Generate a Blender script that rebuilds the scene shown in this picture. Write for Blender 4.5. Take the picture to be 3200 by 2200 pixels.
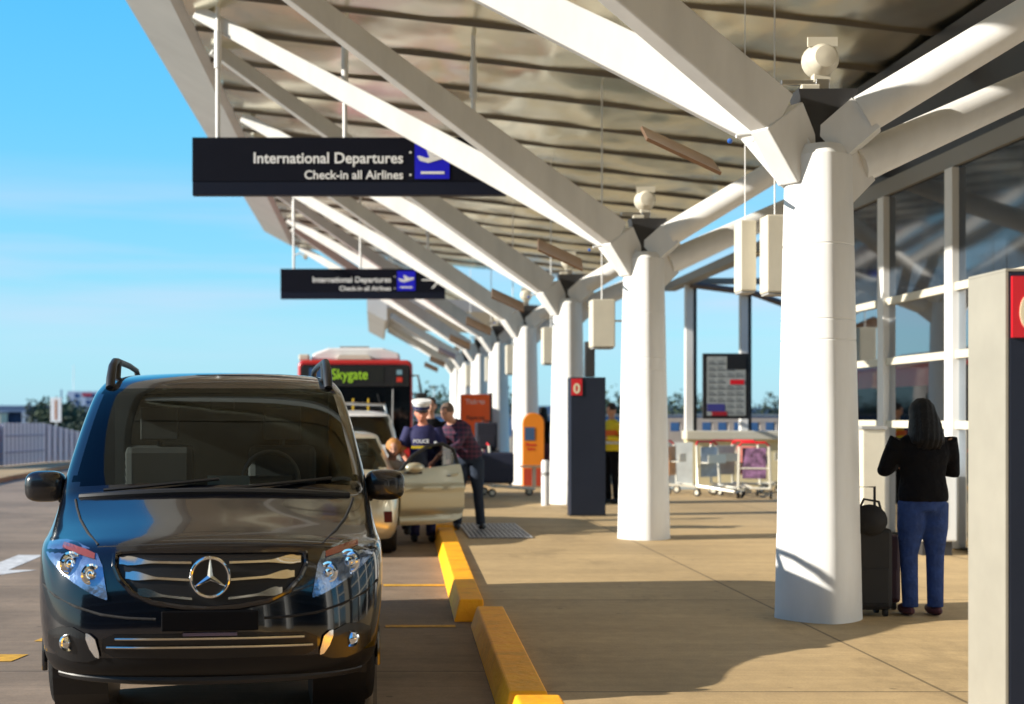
import bpy, bmesh, math, random
from mathutils import Vector, Matrix
R = math.radians
random.seed(7)
S = bpy.context.scene
for o in list(bpy.data.objects): bpy.data.objects.remove(o)
COL = S.collection

# ---------------------------------------------------------------- camera
cam_d = bpy.data.cameras.new('camera'); cam = bpy.data.objects.new('camera', cam_d); COL.objects.link(cam)
cam.location = (0, 0, 1.5); cam.rotation_euler = (R(90), 0, 0)
cam_d.sensor_width = 36; cam_d.lens = 46.53
cam_d.shift_x = 0.1338; cam_d.shift_y = 0.0625
cam_d.clip_start = .05; cam_d.clip_end = 6000
cam_d.dof.use_dof = True; cam_d.dof.focus_distance = 8.0; cam_d.dof.aperture_fstop = 1.8
S.camera = cam
# ---------------------------------------------------------------- light
SUN_EL, SUN_AZ = 22.0, 259.0          # azimuth measured from +Y towards +X
world = bpy.data.worlds.new('World'); S.world = world; world.use_nodes = True
nt = world.node_tree; nt.nodes.clear()
N = nt.nodes.new; L = nt.links.new
out = N('ShaderNodeOutputWorld'); bg = N('ShaderNodeBackground'); sky = N('ShaderNodeTexSky')
sky.sky_type = 'NISHITA'; sky.sun_disc = False; sky.sun_elevation = R(SUN_EL); sky.sun_rotation = R(SUN_AZ)
sky.air_density = 1.0; sky.dust_density = .4; sky.ozone_density = 1.5
tc = N('ShaderNodeTexCoord'); sep = N('ShaderNodeSeparateXYZ'); L(tc.outputs['Generated'], sep.inputs[0])
# clear winter air: cyan near the skyline, deeper blue higher up, laid over the Nishita sky
rp = N('ShaderNodeValToRGB'); e = rp.color_ramp.elements
e[0].position = 0; e[0].color = (.300, .640, .840, 1); e[1].position = 1; e[1].color = (.020, .13, .50, 1)
for ps, c_ in ((.06, (.260, .68, .87, 1)), (.13, (.175, .62, .89, 1)), (.22, (.095, .56, .92, 1)), (.32, (.050, .50, .93, 1)), (.55, (.03, .28, .72, 1))):
    x = e.new(ps); x.color = c_
L(sep.outputs['Z'], rp.inputs[0])
sc = N('ShaderNodeVectorMath'); sc.operation = 'SCALE'; sc.inputs['Scale'].default_value = 5.5; L(rp.outputs[0], sc.inputs[0])
mp = N('ShaderNodeMapping'); mp.inputs['Scale'].default_value = (1.2, 1.2, 16); L(tc.outputs['Generated'], mp.inputs[0])
nz = N('ShaderNodeTexNoise'); nz.inputs['Scale'].default_value = 2.2; nz.inputs['Detail'].default_value = 5; L(mp.outputs[0], nz.inputs[0])
cr = N('ShaderNodeValToRGB'); cr.color_ramp.elements[0].position = .32; cr.color_ramp.elements[1].position = .62; L(nz.outputs['Fac'], cr.inputs[0])
band = N('ShaderNodeValToRGB'); e = band.color_ramp.elements
e[0].position = .03; e[0].color = (0, 0, 0, 1); e[1].position = .19; e[1].color = (0, 0, 0, 1)
x = e.new(.085); x.color = (.55, .55, .55, 1); x = e.new(.125); x.color = (.6, .6, .6, 1)
L(sep.outputs['Z'], band.inputs[0])
mul = N('ShaderNodeMath'); mul.operation = 'MULTIPLY'; L(cr.outputs[0], mul.inputs[0]); L(band.outputs[0], mul.inputs[1])
m1 = N('ShaderNodeMix'); m1.data_type = 'RGBA'; m1.inputs['Factor'].default_value = .82
L(sky.outputs[0], m1.inputs['A']); L(sc.outputs[0], m1.inputs['B'])
mix = N('ShaderNodeMix'); mix.data_type = 'RGBA'; mix.inputs['B'].default_value = (3.4, 3.75, 4.8, 1)
L(m1.outputs['Result'], mix.inputs['A']); L(mul.outputs[0], mix.inputs['Factor'])
L(mix.outputs['Result'], bg.inputs['Color']); bg.inputs['Strength'].default_value = .12
L(bg.outputs[0], out.inputs[0])
sd = bpy.data.lights.new('sun', 'SUN'); sun = bpy.data.objects.new('sun', sd); COL.objects.link(sun)
sd.energy = 5.0; sd.angle = R(.5); sd.color = (1, .93, .81)
d = Vector((math.sin(R(SUN_AZ))*math.cos(R(SUN_EL)), math.cos(R(SUN_AZ))*math.cos(R(SUN_EL)), math.sin(R(SUN_EL))))
sun.rotation_euler = d.to_track_quat('Z', 'Y').to_euler(); sun.location = (-10, -5, 20)
S.render.engine = 'CYCLES'
S.view_settings.view_transform = 'Standard'; S.view_settings.look = 'None'
S.view_settings.gamma = 1; S.view_settings.exposure = .78
S.cycles.max_bounces = 8

# ---------------------------------------------------------------- materials
_m = {}
def mat(name, col, rough=.5, metal=0, bump=0, bscale=20, var=0, vscale=3, coat=0, stretch=(1, 1, 1), emit=0, spec=.5, alpha=1, bdist=.02, bdet=5):
    if name in _m: return _m[name]
    m = bpy.data.materials.new(name); m.use_nodes = True; t = m.node_tree; p = t.nodes['Principled BSDF']
    c = (*col, 1)
    p.inputs['Base Color'].default_value = c; p.inputs['Roughness'].default_value = rough; p.inputs['Metallic'].default_value = metal
    p.inputs['Coat Weight'].default_value = coat; p.inputs['Coat Roughness'].default_value = .03
    p.inputs['Specular IOR Level'].default_value = spec
    if alpha < 1: p.inputs['Alpha'].default_value = alpha
    tcn = t.nodes.new('ShaderNodeTexCoord'); mpn = t.nodes.new('ShaderNodeMapping'); mpn.inputs['Scale'].default_value = stretch
    t.links.new(tcn.outputs['Object'], mpn.inputs[0])
    if var:
        n = t.nodes.new('ShaderNodeTexNoise'); n.inputs['Scale'].default_value = vscale; n.inputs['Detail'].default_value = 6; n.inputs['Roughness'].default_value = .62
        t.links.new(mpn.outputs[0], n.inputs[0])
        mr = t.nodes.new('ShaderNodeMapRange'); mr.inputs['From Min'].default_value = .3; mr.inputs['From Max'].default_value = .7
        mr.inputs['To Min'].default_value = 1-var; mr.inputs['To Max'].default_value = 1+var
        t.links.new(n.outputs['Fac'], mr.inputs['Value'])
        vm = t.nodes.new('ShaderNodeVectorMath'); vm.operation = 'SCALE'; vm.inputs[0].default_value = col
        t.links.new(mr.outputs[0], vm.inputs['Scale']); t.links.new(vm.outputs[0], p.inputs['Base Color'])
    if bump:
        n = t.nodes.new('ShaderNodeTexNoise'); n.inputs['Scale'].default_value = bscale; n.inputs['Detail'].default_value = bdet
        t.links.new(mpn.outputs[0], n.inputs[0])
        b = t.nodes.new('ShaderNodeBump'); b.inputs['Strength'].default_value = bump; b.inputs['Distance'].default_value = bdist
        t.links.new(n.outputs['Fac'], b.inputs['Height']); t.links.new(b.outputs[0], p.inputs['Normal'])
    if emit:
        p.inputs['Emission Color'].default_value = c; p.inputs['Emission Strength'].default_value = emit
    _m[name] = m; return m

def glass(name, tint, opac, refl=(.95, .97, 1)):          # tinted pane: part see-through, part mirror by fresnel
    m = bpy.data.materials.new(name); m.use_nodes = True; t = m.node_tree; t.nodes.clear()
    o = t.nodes.new('ShaderNodeOutputMaterial'); g = t.nodes.new('ShaderNodeBsdfGlossy'); tr = t.nodes.new('ShaderNodeBsdfTransparent')
    mx = t.nodes.new('ShaderNodeMixShader'); f = t.nodes.new('ShaderNodeFresnel'); f.inputs['IOR'].default_value = 1.55
    tr.inputs[0].default_value = (*tint, 1); g.inputs['Roughness'].default_value = .02; g.inputs[0].default_value = (*refl, 1)
    mr = t.nodes.new('ShaderNodeMath'); mr.operation = 'ADD'; mr.inputs[1].default_value = opac; mr.use_clamp = True
    t.links.new(f.outputs[0], mr.inputs[0]); t.links.new(mr.outputs[0], mx.inputs[0])
    t.links.new(tr.outputs[0], mx.inputs[1]); t.links.new(g.outputs[0], mx.inputs[2]); t.links.new(mx.outputs[0], o.inputs[0])
    _m[name] = m; return m

def paving(name, col, joints, streak, var=.16):
    """concrete: fine streaks across X, blotches, sawn joints at the (bx, by) pitch"""
    m = bpy.data.materials.new(name); m.use_nodes = True; t = m.node_tree; p = t.nodes['Principled BSDF']; n = t.nodes.new; l = t.links.new
    tcn = n('ShaderNodeTexCoord')
    def noise(sc, scale, det=6, r=.6):
        a = n('ShaderNodeMapping'); a.inputs['Scale'].default_value = sc; l(tcn.outputs['Object'], a.inputs[0])
        b = n('ShaderNodeTexNoise'); b.inputs['Scale'].default_value = scale; b.inputs['Detail'].default_value = det; b.inputs['Roughness'].default_value = r
        l(a.outputs[0], b.inputs[0]); return b.outputs['Fac']
    def rng(v, lo, hi, a=.3, b=.7):
        q = n('ShaderNodeMapRange'); q.inputs['From Min'].default_value = a; q.inputs['From Max'].default_value = b
        q.inputs['To Min'].default_value = lo; q.inputs['To Max'].default_value = hi; l(v, q.inputs['Value']); return q.outputs[0]
    def mulv(a, b):
        q = n('ShaderNodeMath'); q.operation = 'MULTIPLY'; l(a, q.inputs[0]); l(b, q.inputs[1]); return q.outputs[0]
    v = mulv(rng(noise((1, 1, 1), .5), 1-var, 1+var), rng(noise((1, 1, 1), 9), .92, 1.08))
    v = mulv(v, rng(noise((.4, 2.2, 1), 1.3), 1-streak*.7, 1+streak*.7))
    v = mulv(v, rng(noise((.5, 22, 1), 1.2, 3), 1-streak*.35, 1+streak*.35))
    v = mulv(v, rng(noise((1, 1, 1), 70, 3), .9, 1.1))
    vo = n('ShaderNodeTexVoronoi'); vo.inputs['Scale'].default_value = 2.3; l(tcn.outputs['Object'], vo.inputs['Vector'])
    v = mulv(v, rng(vo.outputs['Distance'], .62, 1, .035, .06))          # trodden-in spots
    v = mulv(v, rng(noise((.8, .5, 1), .9, 8, .75), .80, 1, .36, .44))     # darker spills
    br = n('ShaderNodeTexBrick'); br.offset = 0; br.inputs['Color1'].default_value = (1, 1, 1, 1); br.inputs['Color2'].default_value = (.93, .93, .93, 1)
    br.inputs['Mortar'].default_value = (.45, .45, .45, 1); br.inputs['Scale'].default_value = 1; br.inputs['Mortar Size'].default_value = .012
    br.inputs['Brick Width'].default_value = joints[0]; br.inputs['Row Height'].default_value = joints[1]
    l(tcn.outputs['Object'], br.inputs[0])
    s = n('ShaderNodeVectorMath'); s.operation = 'SCALE'; s.inputs[0].default_value = col; l(v, s.inputs['Scale'])
    s2 = n('ShaderNodeVectorMath'); s2.operation = 'MULTIPLY'; l(s.outputs[0], s2.inputs[0]); l(br.outputs['Color'], s2.inputs[1])
    l(s2.outputs[0], p.inputs['Base Color']); p.inputs['Roughness'].default_value = .75; p.inputs['Specular IOR Level'].default_value = .3
    bp = n('ShaderNodeBump'); bp.inputs['Strength'].default_value = .25; bp.inputs['Distance'].default_value = .01; l(v, bp.inputs['Height']); l(bp.outputs[0], p.inputs['Normal'])
    _m[name] = m; return m

white = mat('white_paint', (.72, .72, .71), .42, var=.07, vscale=3.5, stretch=(1, 1, .3), bump=.04, bscale=6)
cream = mat('cream_paint', (.60, .56, .46), .5, var=.06)
fascia_m = mat('fascia_paint', (.66, .66, .64), .5, var=.07, vscale=.8)
black_paint = mat('black_paint', (.002, .0025, .005), .12, coat=.8)
rubber = mat('rubber', (.012, .012, .013), .8, bump=.2, bscale=60)
blackp = mat('black_plastic', (.01, .01, .011), .45)
chrome = mat('chrome', (.78, .74, .66), .12, 1)
steel = mat('steel', (.5, .5, .5), .3, 1)
dark = mat('dark_metal', (.03, .03, .032), .5)
navy = mat('navy_panel', (.004, .005, .012), .6, var=.08, spec=.15)
slate = mat('slate_panel', (.016, .021, .036), .6, spec=.2, var=.1, vscale=1.5)
redm = mat('sign_red', (.6, .01, .02), .4)
blue_sq = mat('sign_blue', (.008, .008, .62), .4)
letter = mat('letter_white', (.8, .8, .8), .5)
skin_m = mat('skin', (.52, .27, .18), .55)
orange = mat('orange_panel', (.78, .10, .008), .45, var=.05)
amber = mat('amber_panel', (.75, .22, .01), .45, var=.05)
kerb_y = mat('kerb_yellow', (1, .43, .001), .6, var=.2, vscale=5, bump=.4, bscale=25)
line_y = mat('line_yellow', (.62, .33, .02), .7, var=.3, vscale=12)
line_w = mat('line_white', (.6, .6, .6), .7, var=.3, vscale=12)
cabin_glass = glass('windscreen_glass', (.62, .68, .64), 0, (.55, .62, .62))
facade_glass = glass('facade_glass', (.42, .52, .6), .34)
dark_glass = mat('dark_glass', (.004, .005, .006), .03, spec=.8)
road_m = paving('road_concrete', (.25, .185, .13), (40, 4.2), .20, .28)
path_m = paving('path_concrete', (.45, .32, .165), (3.1, 3.6), .14)

# ---------------------------------------------------------------- mesh helpers
class MB:
    def __init__(s): s.v = []; s.f = []
    def add(s, vs, fs):
        n = len(s.v); s.v += [tuple(v) for v in vs]; s.f += [tuple(i+n for i in f) for f in fs]; return s
    def box(s, x0, x1, y0, y1, z0, z1):
        return s.add([(x0,y0,z0),(x1,y0,z0),(x1,y1,z0),(x0,y1,z0),(x0,y0,z1),(x1,y0,z1),(x1,y1,z1),(x0,y1,z1)],
                     [(0,3,2,1),(4,5,6,7),(0,1,5,4),(1,2,6,5),(2,3,7,6),(3,0,4,7)])
    def prism(s, poly, axis, a, b):     # polygon (2-D) swept along an axis
        n = len(poly)
        def P(p, t): return {'x': (t, p[0], p[1]), 'y': (p[0], t, p[1]), 'z': (p[0], p[1], t)}[axis]
        vs = [P(p, a) for p in poly]+[P(p, b) for p in poly]
        fs = [tuple(range(n))[::-1], tuple(range(n, 2*n))]+[(i, (i+1) % n, n+(i+1) % n, n+i) for i in range(n)]
        return s.add(vs, fs)
    def tube(s, pts, r, seg=10, cap=True):
        pts = [Vector(p) for p in pts]; n = len(pts); rs = r if isinstance(r, (list, tuple)) else [r]*n
        vs = []; fs = []; up = None
        for i, p in enumerate(pts):
            t = (pts[min(i+1, n-1)]-pts[max(i-1, 0)]).normalized()
            if up is None:
                up = Vector((0, 0, 1)) if abs(t.z) < .9 else Vector((1, 0, 0))
            a = t.cross(up).normalized(); b = a.cross(t).normalized(); up = b
            for k in range(seg):
                w = 2*math.pi*k/seg; vs.append(p+(a*math.cos(w)+b*math.sin(w))*rs[i])
        for i in range(n-1):
            for k in range(seg):
                fs.append((i*seg+k, i*seg+(k+1) % seg, (i+1)*seg+(k+1) % seg, (i+1)*seg+k))
        if cap: fs += [tuple(range(seg))[::-1], tuple(range((n-1)*seg, n*seg))]
        return s.add(vs, fs)
    def lathe(s, prof, c=(0, 0, 0), axis='z', seg=28, a0=0, cap=True):
        vs = []; fs = []
        for r, h in prof:
            for k in range(seg):
                w = a0+2*math.pi*k/seg; x, y = r*math.cos(w), r*math.sin(w)
                q = {'z': (x, y, h), 'y': (x, h, y), 'x': (h, x, y)}[axis]
                vs.append((q[0]+c[0], q[1]+c[1], q[2]+c[2]))
        for i in range(len(prof)-1):
            for k in range(seg): fs.append((i*seg+k, i*seg+(k+1) % seg, (i+1)*seg+(k+1) % seg, (i+1)*seg+k))
        if cap: fs += [tuple(range(seg))[::-1], tuple(range((len(prof)-1)*seg, len(prof)*seg))]
        return s.add(vs, fs)
    def beam(s, p0, p1, w0, h0, w1, h1):   # box girder with plumb sides between two points
        p0, p1 = Vector(p0), Vector(p1); t = (p1-p0).normalized(); sd = t.cross(Vector((0, 0, 1))).normalized(); up = sd.cross(t)
        vs = []
        for p, w, h in ((p0, w0, h0), (p1, w1, h1)):
            for a, b in ((-1, -1), (1, -1), (1, 1), (-1, 1)): vs.append(p+sd*a*w/2+up*b*h/2)
        return s.add(vs, [(0,1,2,3),(7,6,5,4),(0,4,5,1),(1,5,6,2),(2,6,7,3),(3,7,4,0)])
    def sphere(s, c, r, seg=14, rings=9):
        r = r if isinstance(r, (list, tuple)) else (r, r, r)
        vs = [(c[0], c[1], c[2]-r[2])]; 
        for i in range(1, rings):
            a = math.pi*i/rings-math.pi/2
            for k in range(seg):
                w = 2*math.pi*k/seg; vs.append((c[0]+r[0]*math.cos(a)*math.cos(w), c[1]+r[1]*math.cos(a)*math.sin(w), c[2]+r[2]*math.sin(a)))
        vs.append((c[0], c[1], c[2]+r[2])); fs = []
        for k in range(seg): fs.append((0, 1+(k+1) % seg, 1+k))
        for i in range(rings-2):
            for k in range(seg): fs.append((1+i*seg+k, 1+i*seg+(k+1) % seg, 1+(i+1)*seg+(k+1) % seg, 1+(i+1)*seg+k))
        b = 1+(rings-2)*seg
        for k in range(seg): fs.append((b+k, b+(k+1) % seg, len(vs)-1))
        return s.add(vs, fs)
    def rot(s, ang, axis, c=(0, 0, 0)):
        M = Matrix.Translation(c) @ Matrix.Rotation(ang, 4, axis) @ Matrix.Translation(-Vector(c))
        s.v = [tuple(M @ Vector(v)) for v in s.v]; return s
    def build(s, name, m, parent=None, smooth=False, bevel=0, loc=None, angle=40):
        me = bpy.data.meshes.new(name); me.from_pydata(s.v, [], s.f)
        bm = bmesh.new(); bm.from_mesh(me); bmesh.ops.recalc_face_normals(bm, faces=bm.faces); bm.to_mesh(me); bm.free()
        me.materials.append(m); o = bpy.data.objects.new(name, me); COL.objects.link(o)
        if smooth:
            for p in me.polygons: p.use_smooth = True
            me.set_sharp_from_angle(angle=R(angle))
        if bevel:
            b = o.modifiers.new('bevel', 'BEVEL'); b.width = bevel; b.segments = 2; b.limit_method = 'ANGLE'
        if parent: o.parent = parent
        if loc: o.location = loc
        return o
def tag(o, label=None, cat=None, group=None, kind=None):
    if label: o['label'] = label
    if cat: o['category'] = cat
    if group: o['group'] = group
    if kind: o['kind'] = kind
    return o
def empty(name, loc, label, cat, group=None, rz=0):
    o = bpy.data.objects.new(name, None); COL.objects.link(o); o.location = loc; o.rotation_euler = (0, 0, rz)
    o.empty_display_size = .2
    return tag(o, label, cat, group)
def copy_tree(o, parent=None):
    c = o.copy(); COL.objects.link(c)
    if parent: c.parent = parent
    for ch in list(o.children): copy_tree(ch, c)
    return c
def text(name, s, size, m, parent, loc, align='LEFT', rot=(R(90), 0, 0), ext=.003, bold=0, sx=1):
    cu = bpy.data.curves.new(name, 'FONT'); cu.body = s; cu.size = size; cu.align_x = align; cu.extrude = ext; cu.offset = bold
    t = bpy.data.objects.new(name, cu); COL.objects.link(t)
    dg = bpy.context.evaluated_depsgraph_get(); me = bpy.data.meshes.new_from_object(t.evaluated_get(dg))
    bpy.data.objects.remove(t); me.materials.clear(); me.materials.append(m)
    o = bpy.data.objects.new(name, me); COL.objects.link(o); o.parent = parent; o.location = loc; o.rotation_euler = rot; o.scale = (sx, 1, 1)
    return o
RZ = -.12   # road level

# ---------------------------------------------------------------- ground
g = MB().add([(-3000, -300, RZ-.9), (3000, -300, RZ-.9), (3000, 5500, RZ-.9), (-3000, 5500, RZ-.9)], [(0, 1, 2, 3)])
tag(g.build('ground', mat('dry_ground', (.10, .10, .075), .95, var=.3, vscale=.02)), kind='structure')
r_ = MB().prism([(-11.6, RZ-.9), (.95, RZ-.9), (.95, RZ), (-11.6, RZ)], 'y', -25, 140)
tag(r_.build('road', road_m), kind='structure')
p_ = MB().box(.85, 16, -25, 120, -.5, 0)
tag(p_.build('footpath', path_m), kind='structure')
# left side pavement that carries the fence
lp = MB().add([(-14, 20, 0), (-8.6, 20, 0), (-9.6, 45, 0), (-9.2, 80, 0), (-14, 80, 0), (-14, 20, -.5), (-8.6, 20, -.5), (-9.6, 45, -.5), (-9.2, 80, -.5), (-14, 80, -.5)],
     [(0,1,2,3,4), (0,5,6,1), (1,6,7,2), (2,7,8,3), (3,8,9,4), (4,9,5,0)])
tag(lp.build('pavement', path_m), kind='structure')
# painted lines
def strip(x0, x1, y0, y1, m, name='road_marking', z=RZ+.004, sk=0):
    return tag(MB().add([(x0, y0, z), (x1, y0, z), (x1+sk, y1, z), (x0+sk, y1, z)], [(0, 1, 2, 3)]).build(name, m), kind='structure')
strip(.08, .70, 12.58, 12.72, line_y); strip(.08, .62, 10.13, 10.24, line_y)
strip(-2.45, -2.20, 9.50, 9.78, line_y, sk=.05); strip(-2.66, -2.40, 8.72, 8.98, line_y, sk=.05)
strip(-2.9, -2.66, 7.95, 8.2, line_y, sk=.05)
for k in range(6): strip(-2.2+k*.02, -1.95+k*.02, 10.4+k*.9, 10.68+k*.9, line_y, sk=.05)
for k in range(2):
    strip(-4.15, -3.85, 13.9+k*9, 15.4+k*9, line_w)
    tag(MB().add([(-4.45, 13.9+k*9, RZ+.004), (-3.55, 13.9+k*9, RZ+.004), (-4, 13.2+k*9, RZ+.004)], [(0, 1, 2)]).build('road_marking', line_w), kind='structure')

# kerb blocks: dusty yellow tops, chipped sides
def kerb(y0, y1, x0n, x1n, x0f, x1f, label, top=.05):
    b = MB().add([(x0n-.03, y0-.05, RZ), (x1n, y0-.05, RZ), (x1f, y1, RZ), (x0f-.03, y1, RZ), (x0n+.02, y0+.03, top), (x1n, y0+.03, top), (x1f, y1-.05, top), (x0f+.02, y1-.05, top)],
       [(0,3,2,1), (4,5,6,7), (0,1,5,4), (1,2,6,5), (2,3,7,6), (3,0,4,7)])
    return tag(b.build('kerb_block', kerb_y, bevel=.012), label, 'kerb', 'yellow kerb blocks between road and footpath')
kerb(3.0, 6.85, .70, .93, .70, .95, 'nearest yellow kerb block, at the bottom edge of the picture', .07)
kerb(6.95, 10.15, .69, .91, .76, .98, 'long yellow kerb block beside the front of the black van')
kerb(10.45, 17.3, .65, .86, .80, 1.02, 'longest yellow kerb block reaching back to the gold car door')
kerb(17.4, 18.0, .74, 1.08, .76, 1.10, 'short stub of yellow kerb by the feet of the man in the plaid shirt', .06)
kerb(18.6, 26, .80, 1.02, .80, 1.02, 'far yellow kerb block beside the white car with roof bars')
kerb(26.3, 34, .80, 1.02, .80, 1.02, 'far yellow kerb block beside the bus')
kerb(34.3, 46, .80, 1.02, .80, 1.02, 'farthest yellow kerb block behind the bus')
# drain grate
gr = empty('drain_grate', (1.15, 16.2, 0), 'grey metal drain grate set in the footpath beside the man in the plaid shirt', 'grate')
MB().box(0, .78, 0, 2.1, .002, .006).build('grate_pit', dark, gr)
q = MB()
for k in range(14): q.box(.01+k*.058, .035+k*.058, 0, 2.1, .006, .016)
for k in range(3): q.box(0, .78, k*1.03, k*1.03+.03, .0165, .022)
q.build('grate_bars', mat('grate_steel', (.45, .45, .47), .45, .4), gr)

# ---------------------------------------------------------------- unseen dark block added behind the camera to darken reflections
refl_block = empty('reflection_block', (-45, -34, RZ-.9), 'dark block added out of view behind the camera to darken the van reflections', 'building')
MB().box(0, 90, -14, 0, 0, 15).build('wall', mat('reflection_block_wall', (.05, .045, .04), .8, var=.3, vscale=.3), refl_block)
for k in range(4): MB().box(-.5, 90.5, .0, .4, 2.6+k*3.4, 3.5+k*3.4).build('block_edge', mat('reflection_block_edge', (.16, .14, .12), .8), refl_block)
# ---------------------------------------------------------------- canopy
CY = [9.85+6.4*i for i in range(-1, 6)]
BEHIND = [-2.95, -9.35, -15.75]            # columns of the near canopy
def canopy(y0, y1, prof_f, prof_r, label, batten, x_in, z_in, x_out, z_out, end_panel=True):
    root = empty('canopy_roof', (prof_r[0][0], y0, 0), label, 'canopy')
    ox, oy = prof_r[0][0], y0
    def off(poly): return [(p[0]-ox, p[1]) for p in poly]
    MB().prism(off(prof_f), 'y', 0, y1-y0).build('fascia', fascia_m, root)
    rm = MB().prism(off(prof_r), 'y', 0.004, y1-y0-.004)
    rm.build('roof_deck', mat('roof_deck', (.5, .5, .5), .4, .6), root)
    # ceiling sheet: gently pillowed metal panels
    cv = MB(); nx, ny = 60, int((y1-y0)/.2)
    vs = []
    for j in range(ny+1):
        for i in range(nx+1):
            u = i/nx; X = x_in+(x_out-x_in)*u; Y = (y1-y0)*j/ny; Z = z_in+(z_out-z_in)*u
            ph = (Y/batten) % 1
            Z += -.02-.035*math.sin(math.pi*ph)+.008*math.sin(X*2.3+Y*.7)+.006*math.sin(X*5.1-Y*1.9)
            vs.append((X-ox, min(max(Y, .01), y1-y0-.01), Z-.03))
    fs = [(j*(nx+1)+i, j*(nx+1)+i+1, (j+1)*(nx+1)+i+1, (j+1)*(nx+1)+i) for j in range(ny) for i in range(nx)]
    cv.add(vs, fs).build('ceiling', ceil_m, root, smooth=True, angle=80)
    k = 0
    while k*batten < y1-y0:
        Y = k*batten
        b = MB(); xs = [x_in, x_out]
        b.add([(x-ox, Y+dy, z_in+(z_out-z_in)*((x-x_in)/(x_out-x_in))+dz) for x in xs for dy, dz in ((-.016, -.03), (.016, -.03), (.012, -.10), (-.012, -.10))],
              [(0,1,2,3), (7,6,5,4), (0,4,5,1), (1,5,6,2), (2,6,7,3), (3,7,4,0)])
        b.build('batten', mat('batten', (.16, .14, .12), .5, .3), root); k += 1
    return root
ceil_m = mat('ceiling_metal', (.98, .93, .74), .24, 1.0, bump=1, bscale=.6, bdist=.15, bdet=1.6, var=.06, vscale=2, stretch=(1.5, .8, 1))
canopy(-25, 44.2, [(-3.7, 7.67), (-2.8, 7.18), (-2.62, 7.16), (-2.62, 7.45), (-3.62, 7.80)],
       [(-2.6, 7.2), (7.2, 6.08), (7.2, 6.3), (-2.6, 7.42)],
       'large white canopy roof with metal ceiling over the kerb and footpath', 1.7, -2.6, 7.19, 7.2, 6.08)
canopy(46.5, 58, [(-.28, 5.95), (-.28, 5.2), (.35, 4.86), (.42, 4.86), (.42, 5.5), (-.2, 6.0)],
       [(.42, 5.3), (7.2, 5.0), (7.2, 5.3), (.42, 5.75)],
       'smaller far canopy roof with a boxy grey edge beyond the second sign', 1.7, .42, 7.19, 5.3, 5.0)

def make_column(Y, label, right=True, xt=-2.45, zt=7.07, dy=2.6):
    c = empty('canopy_column', (3.3, Y, 0), label, 'column', 'white columns carrying the canopy')
    prof = [(.325, 0), (.322, .05), (.31, .62), (.307, .63), (.295, 1.4), (.294, 1.405)]
    for z in (2.05, 2.2, 2.75):
        r = .321-.068*z/3.3; prof += [(r, z), (r-.004, z+.004), (r-.004, z+.011), (r, z+.015)]
    prof += [(.25, 3.3), (.25, 3.42), (.2, 3.5)]
    sh = MB().lathe(prof, seg=64)         # rounded lozenge section with soft ridges to the front and back
    def loz(x, y):
        r = math.hypot(x, y); 
        if r < 1e-6: return x, y
        n = 1.52; k = r/((abs(x)**n+abs(y)**n)**(1/n)); return x*k, y*k
    sh.v = [(*loz(x, y), z) for x, y, z in sh.v]; sh.build('shaft', white, c, smooth=True, angle=25)
    dx = xt-3.3
    for s in (-1, 1):
        k = (-.35, s*.12, 3.70)
        tip = (dx, -dy if s < 0 else dy-.6, zt)
        b = MB().beam((-.12, 0, 3.30), k, .2, .34, .18, .42)
        b.beam(k, tip, .17, .36, .12, .20)
        b.build('branch', white, c, bevel=.012)
    if right:
        for s, z0, sl, d2 in ((-1, 3.72, .60, 1.55), (1, 3.38, .46, 1.2)):
            b = MB().beam((.08, 0, z0-.22), (.32, s*.1, z0), .2, .3, .18, .3)
            b.tube([(.3, s*.1, z0), (3.7, s*d2, z0+3.4*sl)], [.15, .11], 16)
            b.build('branch', white, c, smooth=True, angle=35)
    MB().prism([(-.08, 3.5), (.14, 3.5), (.27, 3.92), (-.17, 3.92)], 'y', -.07, .16).build('hub_plate', dark, c)
    return c
names = {0: 'white column just outside the right edge, nearest the camera',
 1: 'thickest nearest white column with the woman and her luggage at its right',
 2: 'second white column, in front of the notice board, right of the dark totem',
 3: 'third white column, partly behind the dark totem with the red sign',
 4: 'fourth white column, behind the amber phone totem',
 5: 'fifth white column, right of the orange ticket machine',
 6: 'sixth white column, behind the orange ticket machine'}
for i, Y in enumerate(CY): make_column(Y, names[i])
for Y, w_ in zip(BEHIND, ('first', 'second', 'third')): make_column(Y, 'white column out of view, %s one behind the camera' % w_)
for i, Y in enumerate([48.25, 53.5]):
    make_column(Y, ['first', 'second'][i]+' white column under the smaller far canopy', xt=.55, zt=5.05, dy=1.6, right=False)

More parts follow.
